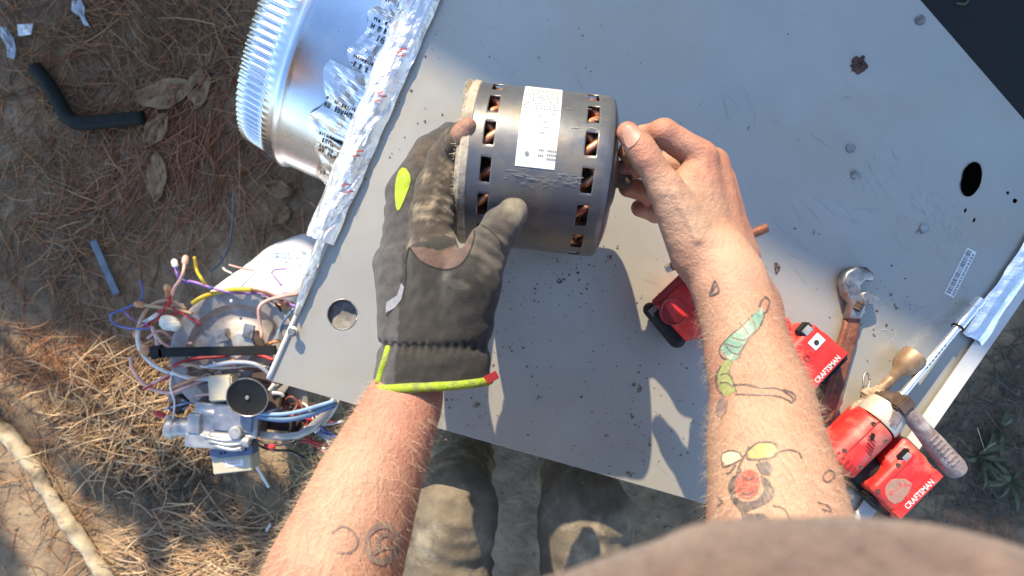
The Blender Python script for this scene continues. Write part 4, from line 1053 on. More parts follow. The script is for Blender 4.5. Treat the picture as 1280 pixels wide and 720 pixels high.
def leg_disp(P): return .004 * wav(P, 26, 41) + .010 * np.abs(wav(P * np.array((.5, 1.5, 1.2)), 62, 42)) + .004 * np.abs(wav(P * np.array((1.5, .5, .6)), 110, 47)) + .0006 * wav(P, 300, 44)
sdf_obj('trousers', legs + [([Cap((-.08, -.82, .64), (.1, -.82, .64), .14, .14)], .03, .05)], .005, M['khaki'], man, leg_disp)
for x, y in ((-.10, -.325), (.112, -.33)):
    sdf_obj('boot', [([Cap((x, y - .02, .05), (x, y + .16, .042), .046, .038), Cap((x, y, .06), (x, y + .01, .15), .048, .046), RBox((x, y + .07, .012), (.046, .14, .012), None, .01)], .02, .02)], .004, M['boot'], man)
# ------------------------------------------------------------------ tools lying on the panel
def T(px, py, h): return W(px, py, PZ + h)
# power drill with chrome nut-driver extension, at the right corner
def battery_pack(parent, c, u, hx, hy, hz, mred=M['red']):
    "u: along the printed edge; v: towards the tool"
    u = Vector(u).normalized(); v = Vector((-u.y, u.x, 0)); R3 = Matrix((u, v, Vector((0, 0, 1)))).transposed(); return R3, u, v
dr = thing('cordless_drill', T(1100, 565, 0), 'red cordless drill fitted with a long chrome nut driver, by the right corner', 'power drill')
a0, a1 = T(1050, 570, .030), T(1093, 528, .030); ad = (a1 - a0).normalized(); an = Vector((-ad.y, ad.x, 0)); hd = .85
hb = lambda p, s: p + ad * s
rib = [RBox(a0 + ad * (.012 + .0085 * i) + an * .004 + Vector((0, 0, .0255)), (.0018, .010, .0015), frame_from(ad), .0007) for i in range(0)]
sdf_obj('motor_housing', [RCyl(a0 - ad * .012, a1, .0262, .005), RBox((a0 + a1) / 2 - Vector((0, 0, .008)), (.034, .0245, .018), frame_from(ad), .006)], .0012, M['red'], dr)
for i in range(5): box('vent_slot', a0 + ad * (.022 + .0035 * i) - an * (.006 - .002 * i) + Vector((0, 0, .0262 - .0004 * abs(i - 2))), (.0010, .0055, .001), M['reddark'], dr, frame_from(ad), .0004)
box('direction_switch', a0 + ad * .038 + an * .004 + Vector((0, 0, .0262)), (.004, .002, .0015), M['black'], dr, frame_from(ad + an * .6), .0005)
lathe_obj('gear_case', [(0, .0255), (.003, .0268), (.012, .026), (.024, .0235), (.0245, 0)], a1 + ad * .0005, ad, M['beige'], dr, 40)
lathe_obj('collar', [(0, .0215), (.003, .0235), (.0055, .0235), (.0065, .020), (.010, .020), (.0105, .0175), (.015, .0165), (.0155, .009), (.022, .008), (.022, 0)], a1 + ad * .0235, ad, M['core'], dr, 36)
c0 = a1 + ad * .044; c1 = T(1225, 375, .014); cdv = (c1 - c0).normalized(); Lc = (c1 - c0).length
bit_ = lathe_obj('nut_driver', [(-.002, .0062), (.004, .0062), (.006, .0043), (Lc * .70, .0043), (Lc * .705, .0058), (Lc * .73, .0058), (Lc * .735, .0064), (Lc * .90, .0066), (Lc * .905, .0058), (Lc * .918, .0058), (Lc * .92, .0068), (Lc, .0068), (Lc, .005), (Lc - .006, .0048), (Lc - .006, 0)], c0, cdv, M['chrome'], dr, 18)
lathe_obj('retaining_ring', [(0, .0062), (.0005, .0073), (.0022, .0073), (.0027, .0062)], c0 + cdv * Lc * .705, cdv, M['black'], bit_, 18)
for k in range(7):
    box('etched_mark', c0 + cdv * (Lc * .30 + .006 * k) + Vector((0, 0, .0042)), (.0016, .0007, .0003), M['ink'], bit_, frame_from(cdv), 0)
box('housing_seam', (a0 + a1) / 2 + an * .010 + Vector((0, 0, .0242)), (.030, .0005, .0005), M['reddark'], dr, frame_from(ad), 0)
for t_, o_ in ((.004, -.014), (.004, .013), (.046, -.012), (.050, .012)): lathe_obj('screw', [(-.002, .0026), (.0012, .0026), (.0014, .0018), (.0004, 0)], a0 + ad * t_ + an * o_ + Vector((0, 0, math.sqrt(.0262 ** 2 - o_ ** 2))), (0, 0, 1), M['core'], dr, 12)
for k in range(6): box('cooling_rib', a0 - ad * .006 + an * (-.015 + .006 * k) + Vector((0, 0, math.sqrt(.0262 ** 2 - (-.015 + .006 * k) ** 2))), (.005, .0012, .001), M['reddark'], dr, frame_from(ad), .0004)
# grip between housing and battery
g0, g1 = T(1068, 578, .016), T(1098, 596, .016)
sdf_obj('grip', [Cap(g0, g1, .019, .021), Cap(T(1085, 575, .012), T(1080, 605, .012), .012, .012), RBox(T(1074, 596, .012), (.016, .018, .011), Rz(.7, -.6), .005)], .0014, M['black'], dr)
lu = (T(1150, 592, .02) - T(1117, 625, .02)).normalized(); lv = Vector((-lu.y, lu.x, 0)); LR = Matrix((lu, lv, Vector((0, 0, 1)))).transposed()
bc = T(1116, 594, .026)
bat = sdf_obj('battery', [([RBox(bc, (.036, .022, .024), LR, .008), RBox(bc - lv * .016 + Vector((0, 0, -.004)), (.039, .016, .019), LR, .006), RBox(bc + lu * .020 + lv * .010 - Vector((0, 0, .003)), (.022, .020, .019), LR, .008)], .005, .005)], .0012, M['red'], dr)
def rbox(name, c, h, m, parent, bev=.001, R=LR): return box(name, c, h, m, parent, R, bev)
dsm = [bc + lu * x + lv * y for x, y in ((-.028, -.010), (-.020, -.014), (-.006, -.012), (.004, -.008), (.002, .002), (-.004, .008), (-.010, .013), (-.020, .012), (-.027, .006), (-.030, -.002))]
plate('dust_smear', [tuple(p.xy) for p in dsm], [], bc.z + .0238, bc.z + .0246, mat('dusty_plastic', (.30, .19, .15), (.40, .22, .18), 120, .85, c3=(.5, .07, .06), c3scale=110), bat, .0003)
strip_c = bc - lv * .0225 + Vector((0, 0, .0232))
rbox('label_strip', strip_c - Vector((0, 0, .0045)), (.036, .0062, .0057), M['red'], bat, .001)
text_obj('brand_lettering', 'CRAFTSMAN', .0098, strip_c + Vector((0, 0, .0016)) + lu * .001, LR.to_4x4(), M['white'], bat, .80)
rbox('release_button', bc + lu * .022 + lv * .018 + Vector((0, 0, .0185)), (.0085, .006, .004), M['black'], bat, .0015)
rbox('button_face', bc + lu * .022 + lv * .018 + Vector((0, 0, .0232)), (.005, .003, .0008), M['gasv'], bat, .0003)
rbox('latch_plate', bc + lu * .030 + lv * .001 + Vector((0, 0, .0185)), (.005, .004, .001), M['white'], bat, .0005)
for x_, y_ in ((-.030, .014), (.032, -.012), (.008, .018)): lathe_obj('screw', [(-.002, .0026), (.0008, .0026), (.001, .0018), (-.0002, 0)], bc + lu * x_ + lv * y_ + Vector((0, 0, .0205 if x_ > .02 else .0235)), (0, 0, 1), M['core'], bat, 12)
rbox('battery_seam', bc + lv * .012 + lu * .004 + Vector((0, 0, .0238)), (.022, .0005, .0004), M['reddark'], bat, 0)
rbox('bumper', bc - lv * .0335 - Vector((0, 0, .008)), (.040, .0025, .012), M['reddark'], bat)
rbox('bumper', bc - lu * .0385 - lv * .006 - Vector((0, 0, .004)), (.004, .018, .018), M['black'], bat, .002)

# red drill under the bare arm: back of the motor to the left, battery to the right
d2 = thing('cordless_drill', T(930, 420, 0), 'red cordless drill lying beneath the bare forearm, battery end showing on the right', 'power drill')
q0, q1 = T(842, 388, .036), T(935, 402, .036); qd = (q1 - q0).normalized(); R2 = Matrix((Vector((.81, .58, 0)), Vector((-.58, .81, 0)), Vector((0, 0, 1)))).transposed()
top_red = [tuple(T(x, y, .045)[:2]) for x, y in ((817, 378), (858, 339), (892, 352), (915, 380), (905, 425), (872, 424), (856, 428), (838, 408))]
bm = bmesh.new(); zz = [(0, .006, .90), (0, .040, 1.0), (0, .052, .93), (0, .056, .82)]
tc_ = Vector((sum(p[0] for p in top_red) / 8, sum(p[1] for p in top_red) / 8))
rings = [[bm.verts.new((tc_.x + (p[0] - tc_.x) * s, tc_.y + (p[1] - tc_.y) * s, PZ + z)) for p in top_red] for _, z, s in zz]
for i in range(3):
    for k in range(8): bm.faces.new((rings[i][k], rings[i][(k + 1) % 8], rings[i + 1][(k + 1) % 8], rings[i + 1][k]))
bm.faces.new(rings[3]); bm.faces.new(rings[0][::-1]); bmesh.ops.bevel(bm, geom=[e for e in bm.edges], offset=.002, segments=2, affect='EDGES')
bm_obj('motor_housing', bm, M['red'], d2, True)
sdf_obj('motor_housing', [RCyl(T(880, 385, .030), T(975, 425, .032), .028, .006)], .0014, M['red'], d2)
lathe_obj('end_vent', [(-.004, .0165), (.0006, .0165), (.0012, .0155), (-.0005, .013), (0, 0)], T(842, 389, .0555), (0, 0, 1), M['reddark'], d2, 30)
for i in range(9):
    a_ = i * .35; pp = T(866 + 3.2 * (i % 3) * 2, 378 + (i // 3) * 9, .0562)
    box('vent_slot', pp, (.0024, .0008, .0006), M['reddark'], d2, Matrix.Rotation(-.5 + .3 * (i % 2), 3, 'Z'), .0002)
box('fin_edge', T(838, 360, .051), (.027, .0042, .004), M['reddark'], d2, Rz(.72, .68), .0015)
sdf_obj('end_cap', [Cap(T(813, 387, .034), T(846, 424, .036), .0088, .0105), RBox(T(832, 405, .026), (.024, .008, .020), Rz(.66, -.75), .004)], .0012, M['black'], d2)
box('end_cap_badge', T(818, 388, .044), (.0045, .006, .001), M['grip'], d2, Rz(.66, -.75), .0004)
box('hex_screw', T(859, 357, .0555), (.004, .0012, .0008), M['ink'], d2, Rz(.8, -.5), .0003)
lu2 = (T(1044, 440, .02) - T(1003, 484, .02)).normalized(); lv2 = Vector((-lu2.y, lu2.x, 0)); LR2 = Matrix((lu2, lv2, Vector((0, 0, 1)))).transposed()
b2 = T(1003, 443, .030)
bat2 = sdf_obj('battery', [([RBox(b2, (.031, .027, .026), LR2, .009), RBox(b2 - lv2 * .012 - Vector((0, 0, .003)), (.034, .020, .021), LR2, .007)], .005, .005)], .0012, M['red'], d2)
r2_ = lambda n_, c, h, m, bev=.001: box(n_, c, h, m, bat2, LR2, bev)
sc2 = b2 - lv2 * .0225 + Vector((0, 0, .0250))
r2_('label_strip', sc2 - Vector((0, 0, .004)), (.031, .0055, .0055), M['red'])
text_obj('brand_lettering', 'CRAFTSMAN', .0088, sc2 + Vector((0, 0, .0020)) + lu2 * .001, LR2.to_4x4(), M['white'], bat2, .80)
r2_('bumper', b2 - lv2 * .0335 + lu2 * .004 - Vector((0, 0, .004)), (.030, .0055, .017), M['black'], .003)
r2_('release_button', b2 + lu2 * .018 + lv2 * .024 + Vector((0, 0, .018)), (.009, .0075, .007), M['black'], .002)
r2_('button_face', b2 + lu2 * .0185 + lv2 * .025 + Vector((0, 0, .0255)), (.0055, .004, .001), M['gasv'], .0004)
r2_('latch_plate', b2 + lu2 * .016 + lv2 * .0085 + Vector((0, 0, .0258)), (.0085, .0065, .0012), M['white'], .0006)
lathe_obj('screw', [(0, .003), (.001, .003), (.0012, .0012), (.0005, 0)], b2 + lu2 * .015 + lv2 * .0085 + Vector((0, 0, .0268)), (0, 0, 1), M['ink'], bat2, 12)
lathe_obj('screw', [(0, .0036), (.0008, .0034), (-.001, 0)], b2 - lu2 * .006 + lv2 * .004 + Vector((0, 0, .0262)), (0, 0, 1), M['reddark'], bat2, 12)
box('pale_plate', b2 + lu2 * .013 - lv2 * .010 + Vector((0, 0, .0228)), (.010, .0042, .0008), mat('pale_tan', (.62, .46, .34), (.7, .56, .44), 60, .4), bat2, LR2, .0004)  # pale tan plate on the battery top

# adjustable wrench
wr = thing('adjustable_wrench', T(1055, 430, 0), 'adjustable wrench with worn steel jaws and rust-red handle', 'wrench')
def flat(name, poly, z0, z1, m, parent, bev=.0012): return plate(name, [tuple(T(x, y, (z0 + z1) / 2)[:2]) for x, y in poly], [], PZ + z0, PZ + z1, m, parent, bev)
hole = ell2(*T(1031, 521, .012)[:2], .0032, .0032, 16)
plate('handle', [tuple(T(x, y, .012)[:2]) for x, y in ((1059, 394), (1076, 398), (1073, 420), (1064, 450), (1056, 480), (1046, 510), (1040, 526), (1031, 531), (1022, 525), (1022, 512), (1032, 480), (1041, 450), (1051, 420))], [hole], PZ + .004, PZ + .014, M['rust'], wr, .0025)
flat('handle_inlay', [(1063, 410), (1068, 411), (1058, 448), (1044, 492), (1037, 503), (1035, 500), (1046, 462), (1056, 430)], .0138, .0146, M['rust'], wr, .0003)
flat('fixed_jaw', [(1056, 398), (1060, 378), (1052, 368), (1049, 352), (1054, 340), (1066, 333), (1080, 334), (1088, 341), (1088, 352), (1079, 350), (1072, 357), (1074, 367), (1084, 373), (1078, 386), (1074, 399)], .003, .019, M['worn'], wr, .003)
flat('moving_jaw', [(1073, 366), (1080, 364), (1096, 371), (1096, 376), (1084, 381), (1076, 382)], .005, .0205, M['worn'], wr, .002)
lathe_obj('thumb_screw', [(0, .0035), (.001, .005), (.003, .005), (.0035, .004), (.005, .005), (.007, .005), (.0075, .004), (.009, .005), (.011, .005), (.012, .0035), (.012, 0)], T(1070, 388, .0195), (.5, .8, 0), M['core'], wr, 16)
flat('jaw_recess', [(1067, 384), (1073, 377), (1078, 380), (1072, 388)], .0188, .0196, M['black'], wr, .0002)
lathe_obj('pivot_pin', [(0, .006), (.0015, .0058), (.002, .004), (.002, 0)], T(1062, 352, .0185), (0, 0, 1), M['worn'], wr, 16)

# brass nozzle with a crusted tail, between wrench and nut driver
br = thing('brass_nozzle', T(1125, 460, 0), 'small brown brass nozzle with crusted tail beside the chrome nut driver', 'nozzle')
n0, n1 = T(1082, 505, .018), T(1145, 443, .022); nd = (n1 - n0).normalized(); LN = (n1 - n0).length
lathe_obj('cup', [(LN - .042, .0052), (LN - .030, .0075), (LN - .024, .0128), (LN - .019, .0148), (LN - .004, .0152), (LN, .0145), (LN, .0128), (LN - .01, .0118), (LN - .012, 0)], n0, nd, M['brass'], br, 28)
lathe_obj('stem', [(0, .006), (.006, .0082), (.016, .0078), (.022, .0055), (.028, .0066), (LN - .041, .0058)], n0, nd, M['brass'], br, 16)
sdf_obj('crust', [([Cap(n0 + nd * .004, n0 + nd * .03, .009, .006), Ell(n0 + nd * .012 + Vector((-.008, .006, .002)), (.008, .006, .005)), Ell(n0 - nd * .01, (.012, .010, .007))], .005, .004)], .0012, mat('tan_crust', (.26, .17, .10), (.5, .38, .26), 220, .9, bump=.6, bscale=400), br, lambda P: .0016 * wav(P, 700, 55))
tube_obj('wire_ring', [T(1086 + 6.5 * math.cos(a_) * .6 - 3, 476 + 10 * math.sin(a_), .016 + .003 * math.sin(a_)) for a_ in (i * .62 for i in range(11))], .0012, M['worn'], br, 6, 4)

# mauve-grey gripped handle of a small hammer, across the drill
hm = thing('hammer', T(1165, 555, 0), 'mauve-grey rubber hammer handle lying across the flange past the drill', 'hammer')
h0, h1 = T(1131, 511, .050), T(1197, 589, .040); hdv = (h1 - h0).normalized(); LH = (h1 - h0).length
lathe_obj('handle', [(-.004, .006), (0, .0085), (.012, .0095), (.03, .0098), (LH * .55, .0118), (LH * .8, .0128), (LH * .93, .0135), (LH * .99, .012), (LH + .004, .006), (LH + .004, 0)], h0, hdv, M['grip'], hm, 20)
hR = frame_from(hdv)
for i in range(7): box('grip_rib', h0 + hdv * (LH * .42 + .0065 * i) + hR @ Vector((0, .001, .0112 + .00028 * i)), (.0011, .0062, .0009), mat('rib_grey', (.24, .19, .19), (.33, .28, .28), 90, .6) if i == 0 else bpy.data.materials['rib_grey'], hm, hR, .0004)
box('head', h0 - hdv * .008, (.008, .010, .011), M['core'], hm, hR, .002)
box('claw', h0 - hdv * .002 - hR @ Vector((0, .018, -.002)), (.006, .011, .006), M['grip'], hm, hR @ Matrix.Rotation(.35, 3, 'Z'), .002)
# rusty rod beneath the wrist
rd = thing('steel_rod', T(895, 310, .0), 'rusty steel rod whose ends show either side of the bare wrist', 'rod')
r0, r1_ = T(838, 334, .058), T(960, 284, .100)
rdv = (r1_ - r0).normalized()
lathe_obj('rod', [(0, .0042), (.002, .0052), ((r1_ - r0).length - .002, .0054), ((r1_ - r0).length, .0044), ((r1_ - r0).length, 0)], r0, rdv, M['rust'], rd, 16)
lathe_obj('pale_hex_end', [(-.006, 0), (-.006, .004), (-.005, .005), (.002, .005), (.003, .004)], r0, rdv, M['beige'], rd, 6, False)

# ------------------------------------------------------------------ black box put in to fill the dark region behind the far corner
tt = thing('dark_filler_box', W(1300, 20, 0), 'plain black box filling the dark region past the upper right panel edge', 'filler_box')
tp = [(1165, -60), (1400, -60), (1420, 260), (1300, 260)]
tz = .30
plate('filler_body', [tuple(W(x, y, tz)[:2]) for x, y in ((1050, -120), (1420, -120), (1420, 250), (1330, 250), (1190, 120))], [], .0, tz, M['black'], tt, .006)
plate('filler_top', [tuple(W(x, y, tz + .02)[:2]) for x, y in ((1042, -126), (1428, -126), (1428, 256), (1326, 256), (1183, 125))], [], tz + .001, tz + .022, M['dark'], tt, .006)
tube_obj('filler_mark', [W(1194, -6, tz + .024), W(1206, -5, tz + .024), W(1210, 0, tz + .024), W(1205, 5, tz + .024), W(1195, 4, tz + .024)], .0022, mat('dull_green', (.06, .09, .05), None, 10, .6), tt, 6)

# ------------------------------------------------------------------ white sack and the pulled furnace parts, lower left
def Q(px, py, z): return W(px, py, z)
sk = thing('white_sack', Q(350, 350, .2), 'bulging white plastic sack with faint blue print, tucked behind the blower parts', 'sack')
sR = Matrix.Rotation(.35, 3, 'Z')
sv, sq = sdf_mesh([([Ell(Q(372, 358, .18), (.14, .085, .13), sR), Ell(Q(310, 372, .16), (.09, .045, .10), sR), Ell(Q(390, 348, .2), (.10, .085, .12), sR)], .05, .05)], .004, disp=lambda P: .003 * wav(P, 50, 61) + .0012 * wav(P, 140, 62))
sack = np_obj('sack_body', sv, sq, M['sack'], sk)
stree = BVHTree.FromPolygons([Vector(v) for v in sv], [tuple(q) for q in sq])
V, Fc = [], []
def sput(px, py, w_, h_, a_):
    c_, s_ = math.cos(a_), math.sin(a_); r = []
    for dx, dy in ((-w_, -h_), (w_, -h_), (w_, h_), (-w_, h_)):
        d_ = (J(px + dx * c_ - dy * s_, py + dx * s_ + dy * c_, 1) - cam.location).normalized(); h = stree.ray_cast(cam.location, d_, 3)
        r.append(None if h[0] is None else h[0] + h[1] * .0012)
    if all(r): b_ = len(V); V.extend(r); Fc.append((b_, b_ + 1, b_ + 2, b_ + 3))
for ln, (x0, y0, x1, y1, dens, hh) in enumerate(((340, 317, 386, 318, .55, .9), (346, 320.5, 384, 324, .7, .9), (340, 321, 382, 327.5, .8, .5), (326, 326, 342, 323, .6, .8), (352, 327, 380, 333, .55, .9), (370, 314, 386, 318, .8, 1.4))):
    n_ = int((x1 - x0) / 2.2); a_ = math.atan2(y1 - y0, x1 - x0)
    for i in range(n_):
        if random.random() < dens: sput(x0 + (x1 - x0) * i / n_, y0 + (y1 - y0) * i / n_, random.uniform(.5, 1.0), hh * 1.5, a_)
mesh_obj('sack_print', V, Fc, M['bluep'], sack)

fa = thing('furnace_blower_parts', Q(290, 450, .0), 'tangle of pulled furnace parts: round steel housing, gas valve and coloured wires', 'furnace parts')
HZ = .34
lathe_obj('round_housing', [(-.16, .085), (-.10, .092), (-.02, .096), (-.012, .112), (-.003, .119), (0, .120), (.001, .116), (-.002, .108), (-.006, .094), (-.016, .088), (-.020, .080), (-.018, .062), (-.012, .052), (-.012, 0)], Q(293, 442, HZ), (0.03, .05, 1), M['housing'], fa, 64)
lathe_obj('rivet', [(0, .003), (.0015, .0025), (.002, 0)], Q(289, 376, HZ + .001), (0, 0, 1), M['white'], fa, 10)
lathe_obj('hub_motor', [(-.02, .030), (.010, .030), (.016, .024), (.016, 0)], Q(305, 432, HZ - .01), (0, 0, 1), M['gasv'], fa, 30)
box('motor_bracket', Q(279, 420, HZ + .008), (.012, .012, .010), M['worn'], fa, Matrix.Rotation(.3, 3, 'Z'), .002)
box('motor_bracket', Q(311, 414, HZ + .010), (.010, .013, .003), M['worn'], fa, Matrix.Rotation(-.2, 3, 'Z'), .001)
box('motor_bracket', Q(323, 424, HZ + .004), (.006, .016, .006), M['core'], fa, Matrix.Rotation(.5, 3, 'Z'), .001)
box('cross_bar', Q(272, 439, HZ + .028), (.108, .0085, .004), M['black'], fa, Matrix.Rotation(.02, 3, 'Z'), .001)
box('bar_end', Q(197, 440, HZ + .026), (.012, .012, .006), M['black'], fa, Matrix.Rotation(.2, 3, 'Z'), .002)
box('mount_plate', Q(247, 478, HZ - .02), (.052, .042, .002), M['housing'], fa, Matrix.Rotation(-.12, 3, 'Z'), .0008)
box('mount_plate', Q(345, 488, HZ - .03), (.06, .045, .002), M['housing'], fa, Matrix.Rotation(.1, 3, 'Z'), .0008)
box('igniter_block', Q(280, 484, HZ + .01), (.022, .024, .018), M['cream'], fa, Matrix.Rotation(.06, 3, 'Z'), .003)
# pressure switch
lathe_obj('pressure_switch', [(-.02, .030), (-.006, .034), (-.005, .0365), (-.001, .0370), (0, .0355), (-.0015, .033), (-.003, .006), (-.003, 0)], Q(309, 497, HZ + .055), (.06, -.25, 1), M['black'], fa, 44)
lathe_obj('switch_rim', [(0, .0352), (.0012, .0362), (.0012, .0374), (-.001, .0378)], Q(309, 497, HZ + .0545), (.06, -.25, 1), M['worn'], fa, 44)
lathe_obj('switch_nub', [(-.001, .0035), (.002, .003), (.002, 0)], Q(309, 497, HZ + .053), (.06, -.25, 1), M['gasv'], fa, 12)
# gas valve: cast body with lugs, ports and a control box
gR = Matrix.Rotation(-.08, 3, 'Z'); gc = Q(283, 535, HZ)
G = lambda x, y, z: gc + gR @ Vector((x, y, z))
sdf_obj('gas_valve', [([RBox(G(.005, .018, -.01), (.060, .030, .028), gR, .004), RBox(G(-.012, -.022, .0), (.055, .014, .024), gR, .005), RCyl(G(-.045, .0, .005), G(-.095, -.006, .005), .017, .003), RCyl(G(-.092, -.006, .005), G(-.108, -.006, .005), .021, .004), RCyl(G(-.02, -.012, .018), G(.055, -.018, .02), .010, .003), Cap(G(-.05, .03, .012), G(.0, .028, .018), .007, .006), RCyl(G(.03, .0, .01), G(.03, .0, .034), .012, .002), RBox(G(-.05, .01, .012), (.012, .018, .016), gR, .003)], .003, .003)], .0016, M['gasv'], fa, lambda P: .0006 * wav(P, 300, 71))
box('valve_cover', G(.02, .022, .0205), (.036, .022, .003), mat('blue_grey_plate', (.20, .22, .28), (.3, .32, .38), 60, .4, metal=.4), fa, gR, .001)
for i in range(3): tube_obj('valve_rib', [G(-.03 + .01 * i, -.012 - .008 * i, .024), G(.005 + .01 * i, -.016 - .008 * i, .027), G(.042, -.012 - .008 * i, .026)], .0035, M['gasv'], fa, 7, 5)
box('control_box', Q(296, 576, HZ - .02), (.037, .017, .022), M['cream'], fa, Matrix.Rotation(.11, 3, 'Z'), .002)
box('control_face', Q(293, 563, HZ - .005), (.040, .009, .014), mat('slate_blue_face', (.10, .13, .22), (.15, .18, .27), 60, .4), fa, Matrix.Rotation(.11, 3, 'Z'), .001)
for px, py in ((276, 567), (281, 566), (297, 563), (302, 562.5), (307, 562)): lathe_obj('terminal_hole', [(0, .0025), (.0006, .0022), (-.001, 0)], Q(px, py, HZ + .0095), (0, 0, 1), M['dark'], fa, 10)
box('control_label', Q(293, 579, HZ + .0025), (.017, .0065, .0006), M['sticker'], fa, Matrix.Rotation(.11, 3, 'Z'), .0002)
V, Fc = [], []
for i in range(7):
    for r in range(2):
        q = Q(285 + i * 2.3, 577 + r * 3 - i * .25, HZ + .0034); b_ = len(V); V += [q + Vector((a_, b2_, 0)) for a_, b2_ in ((-.001, -.0012), (.001, -.0012), (.001, .0012), (-.001, .0012))]; Fc.append((b_, b_ + 1, b_ + 2, b_ + 3))
mesh_obj('label_print', V, Fc, mat('pink_print', (.5, .25, .25), None, 5, .6), fa)
# sheet bracket with white edge, right of the valve
V, Fc = [], []
br_pts = [(325, 548), (350, 551), (372, 549), (390, 541), (404, 528), (415, 514), (423, 503)]
for px, py in br_pts: V += [Q(px, py, HZ - .03), Q(px, py, HZ + .012), Q(px - 6 * (px > 380), py - 9, HZ + .014)]
for i in range(len(br_pts) - 1):
    for j in range(2): q = i * 3 + j; Fc.append((q, q + 3, q + 4, q + 1))
o = mesh_obj('burner_bracket', V, Fc, M['housing'], fa, True); md = o.modifiers.new('thick', 'SOLIDIFY'); md.thickness = .002
box('burner_tray', Q(365, 520, HZ - .035), (.055, .03, .004), M['core'], fa, Matrix.Rotation(-.1, 3, 'Z'), .001)
# wires: each its own tube, ends capped with terminals where the photo shows them
def wire(c, pts, r=.0021, z=HZ, zs=None, end=None, start=None):
    r *= 1.15
    P = [Q(x, y, z + (zs[i] if zs else .012 * math.sin(i * 1.9 + x))) for i, (x, y) in enumerate(pts)]
    o = tube_obj('wire', P, r, WIRE[c], fa, 7, 7); o['label'] = c.replace('tan', 'pale orange') + ' wire'
    for e_, (a_, b_) in ((end, (P[-1], P[-2])), (start, (P[0], P[1]))):
        if e_:
            d_ = (a_ - b_).normalized()
            lathe_obj('terminal', [(-.004, .0035), (0, .0058), (.010, .0062), (.014, .0045), (.016, 0)], a_, d_, WIRE[e_] if e_ in WIRE else M[e_], o, 10)
    return o
wire('white', [(392, 464), (360, 472), (320, 474), (270, 475), (225, 470), (195, 458), (177, 440), (172, 420), (178, 405), (192, 396), (205, 385), (216, 380), (228, 382)], .0034)
wire('pink', [(163, 446), (166, 462), (178, 478), (195, 488), (215, 491), (232, 484), (252, 476), (275, 464), (300, 448), (322, 432), (327, 420), (325, 405), (324, 385), (334, 376), (352, 371), (372, 368)], .0030)
wire('red', [(215, 458), (240, 449), (270, 446), (300, 443), (325, 444), (345, 452)], .0030)
wire('orange', [(200, 490), (225, 481), (250, 470), (280, 455), (310, 443), (335, 430), (350, 426)], .0026)
wire('tan', [(232, 386), (215, 376), (200, 377), (186, 384), (176, 400), (171, 415)], .0030, end='orange')
wire('tan', [(178, 381), (200, 384), (222, 387), (240, 392)], .0026, start='orange')
wire('pink', [(214, 370), (218, 360), (225, 350), (229, 340), (231, 328)], .0026, end='pink')
wire('yellow', [(258, 358), (251, 347), (246, 338), (243, 321)], .0026)
wire('yellow', [(240, 380), (252, 372), (270, 366), (292, 362), (315, 362)], .0040)
wire('purple', [(372, 384), (330, 368), (292, 366), (265, 360), (240, 352), (228, 352), (222, 344), (219, 332)], .0024, end='white')
wire('blue', [(265, 360), (248, 355), (232, 352), (224, 342), (220, 334)], .0022)
wire('blue', [(175, 350), (178, 366), (172, 378), (155, 386), (140, 392), (139, 400), (150, 408), (170, 411), (188, 410)], .0016)
wire('purple', [(155, 388), (162, 396), (172, 402), (184, 405)], .0016)
wire('red', [(212, 372), (206, 384), (200, 394), (196, 400), (186, 405)], .0024, end='red')
wire('red', [(205, 395), (216, 393), (226, 391), (236, 392)], .0024)
wire('pink', [(190, 408), (196, 420), (204, 430), (214, 434)], .0022)
wire('white', [(188, 408), (193, 418), (197, 427)], .0022, end='pink')
wire('red', [(213, 368), (212, 376), (210, 382)], .0034, start='orange')
wire('orange', [(209, 370), (209, 362)], .0036, end='tan')
wire('grey', [(260, 458), (290, 453), (318, 455), (334, 466), (342, 478), (340, 492)], .0036, zs=[.02, .03, .035, .03, .02, .0])
wire('brown', [(225, 470), (250, 463), (285, 460), (318, 462), (345, 468)], .0022)
wire('white', [(232, 452), (250, 458), (280, 460), (320, 458), (352, 462)], .0022)
wire('pink', [(180, 486), (200, 474), (222, 462), (240, 455)], .0024)
wire('red', [(178, 488), (196, 478), (216, 470)], .0022)
wire('white', [(204, 519), (222, 524), (240, 522), (255, 514), (262, 502), (264, 480)], .0028, start='red')
wire('white', [(214, 470), (213, 485), (218, 503), (216, 526)], .0016)
wire('sky', [(205, 512), (225, 506), (245, 502), (268, 500)], .0018)
wire('sky', [(228, 500), (236, 505), (229, 512)], .0018)
wire('steel', [(322, 519), (340, 523), (365, 523), (390, 516), (408, 508), (420, 504)], .0040, zs=[.03, .034, .036, .036, .034, .03])
wire('sky', [(318, 516), (345, 518), (370, 515), (395, 508), (418, 501)], .0032, zs=[.034, .038, .04, .042, .04])
wire('blue', [(318, 521), (350, 526), (380, 522), (402, 514), (418, 508)], .0026, zs=[.03] * 5)
wire('black', [(316, 551), (330, 560), (348, 563), (364, 564), (380, 573), (392, 588), (401, 602)], .0021)
wire('black', [(316, 549), (332, 554), (350, 556), (366, 552), (376, 546)], .0021)
wire('black', [(364, 508), (360, 520), (364, 532), (362, 545), (370, 556), (374, 558)], .0030)
wire('brown', [(374, 500), (378, 512), (370, 522), (358, 514), (356, 502), (364, 496), (372, 504), (366, 516)], .0022)
wire('brown', [(366, 540), (374, 548), (386, 538), (392, 528)], .0022, z=HZ - .02)
wire('red', [(332, 557), (338, 558)], .0034, end='red')
wire('red', [(376, 552), (385, 552), (396, 558), (408, 566), (415, 571)], .0020)
wire('white', [(380, 535), (393, 530), (398, 522)], .0020)
wire('white', [(402, 531), (418, 529), (430, 526)], .0022)
wire('white', [(392, 540), (410, 522), (420, 506), (421, 502)], .0040)
wire('blue', [(396, 535), (404, 541), (414, 545)], .0018)
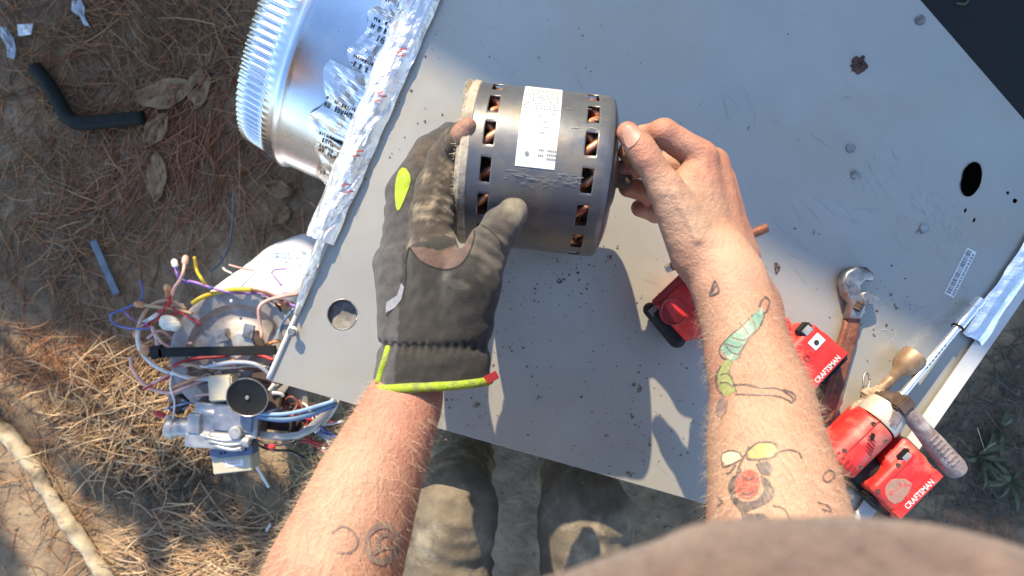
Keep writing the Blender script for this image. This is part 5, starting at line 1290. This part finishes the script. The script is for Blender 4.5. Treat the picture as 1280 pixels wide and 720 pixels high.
wire('blue', [(398, 532), (410, 540), (424, 548)], .0018)
wire('sky', [(394, 538), (404, 546), (416, 551)], .0018)
wire('white', [(404, 560), (412, 566), (418, 571)], .0022)
wire('white', [(337, 488), (343, 480)], .0034, z=HZ + .03)
wire('white', [(340, 491), (350, 492), (354, 495)], .0030, z=HZ + .03)
wire('steel', [(395, 375), (375, 380), (362, 392), (350, 410), (346, 425)], .0022)
wire('black', [(330, 372), (345, 380), (352, 390), (358, 402)], .0020)
wire('purple', [(352, 357), (341, 343), (340, 340), (345, 337), (358, 336)], .0014, z=HZ + .06)
wire('brown', [(300, 362), (325, 364), (345, 372), (360, 380)], .0026)
wire('orange', [(345, 380), (356, 384), (366, 378)], .0030)
wire('pink', [(318, 338), (300, 335), (286, 331)], .0018, z=HZ - .03)
wire('white', [(290, 342), (282, 338), (279, 335)], .0018, z=HZ - .03)
# the darker undergrowth of the harness and extra leads
random.seed(23)
for k in range(9):
    x0, y0 = random.uniform(205, 260), random.uniform(455, 500); x1, y1 = random.uniform(300, 385), random.uniform(455, 515)
    wire(random.choice(('white', 'pink', 'brown', 'red', 'black', 'white', 'tan')), [(x0, y0), (x0 + (x1 - x0) * .3, y0 + random.uniform(-14, 10)), (x0 + (x1 - x0) * .65, y1 + random.uniform(-12, 14)), (x1, y1)], random.uniform(.0018, .0030), z=HZ + random.uniform(-.02, .012))
for k in range(6):
    x0, y0 = random.uniform(176, 200), random.uniform(385, 440); wire(random.choice(('pink', 'red', 'white', 'purple', 'orange')), [(x0, y0), (x0 + 16, y0 + random.uniform(-16, 12)), (x0 + 36, y0 + random.uniform(-12, 16)), (x0 + 56, y0 + random.uniform(-4, 18))], random.uniform(.0018, .0028), z=HZ + random.uniform(-.03, .0), start=random.choice((None, 'orange', 'red')))
for k in range(7):
    x0, y0 = random.uniform(322, 352), random.uniform(545, 560); wire(random.choice(('black', 'white', 'red', 'blue', 'brown')), [(random.uniform(330, 360), random.uniform(500, 520)), (random.uniform(350, 390), random.uniform(505, 535)), (random.uniform(380, 410), random.uniform(520, 548)), (random.uniform(396, 432), random.uniform(528, 570))], random.uniform(.0016, .0026), z=HZ - random.uniform(.0, .05))
for px, py, h_ in ((262, 505, .03), (345, 500, .035), (330, 470, .03), (225, 505, .02)): box('relay_block', Q(px, py, HZ - .01), (.016, .012, h_ * .6), M['core'], fa, Matrix.Rotation(.2 * px, 3, 'Z'), .002)
sdf_obj('wire_nut', [([Ell(Q(212, 404, HZ + .012), (.018, .014, .012)), Ell(Q(206, 400, HZ + .018), (.010, .009, .008)), Ell(Q(219, 408, HZ + .016), (.010, .009, .008))], .005, .005)], .0014, mat('white_connector', (.62, .6, .5), (.74, .72, .64), 60, .5), fa, lambda P: .0016 * wav(P, 420, 81))
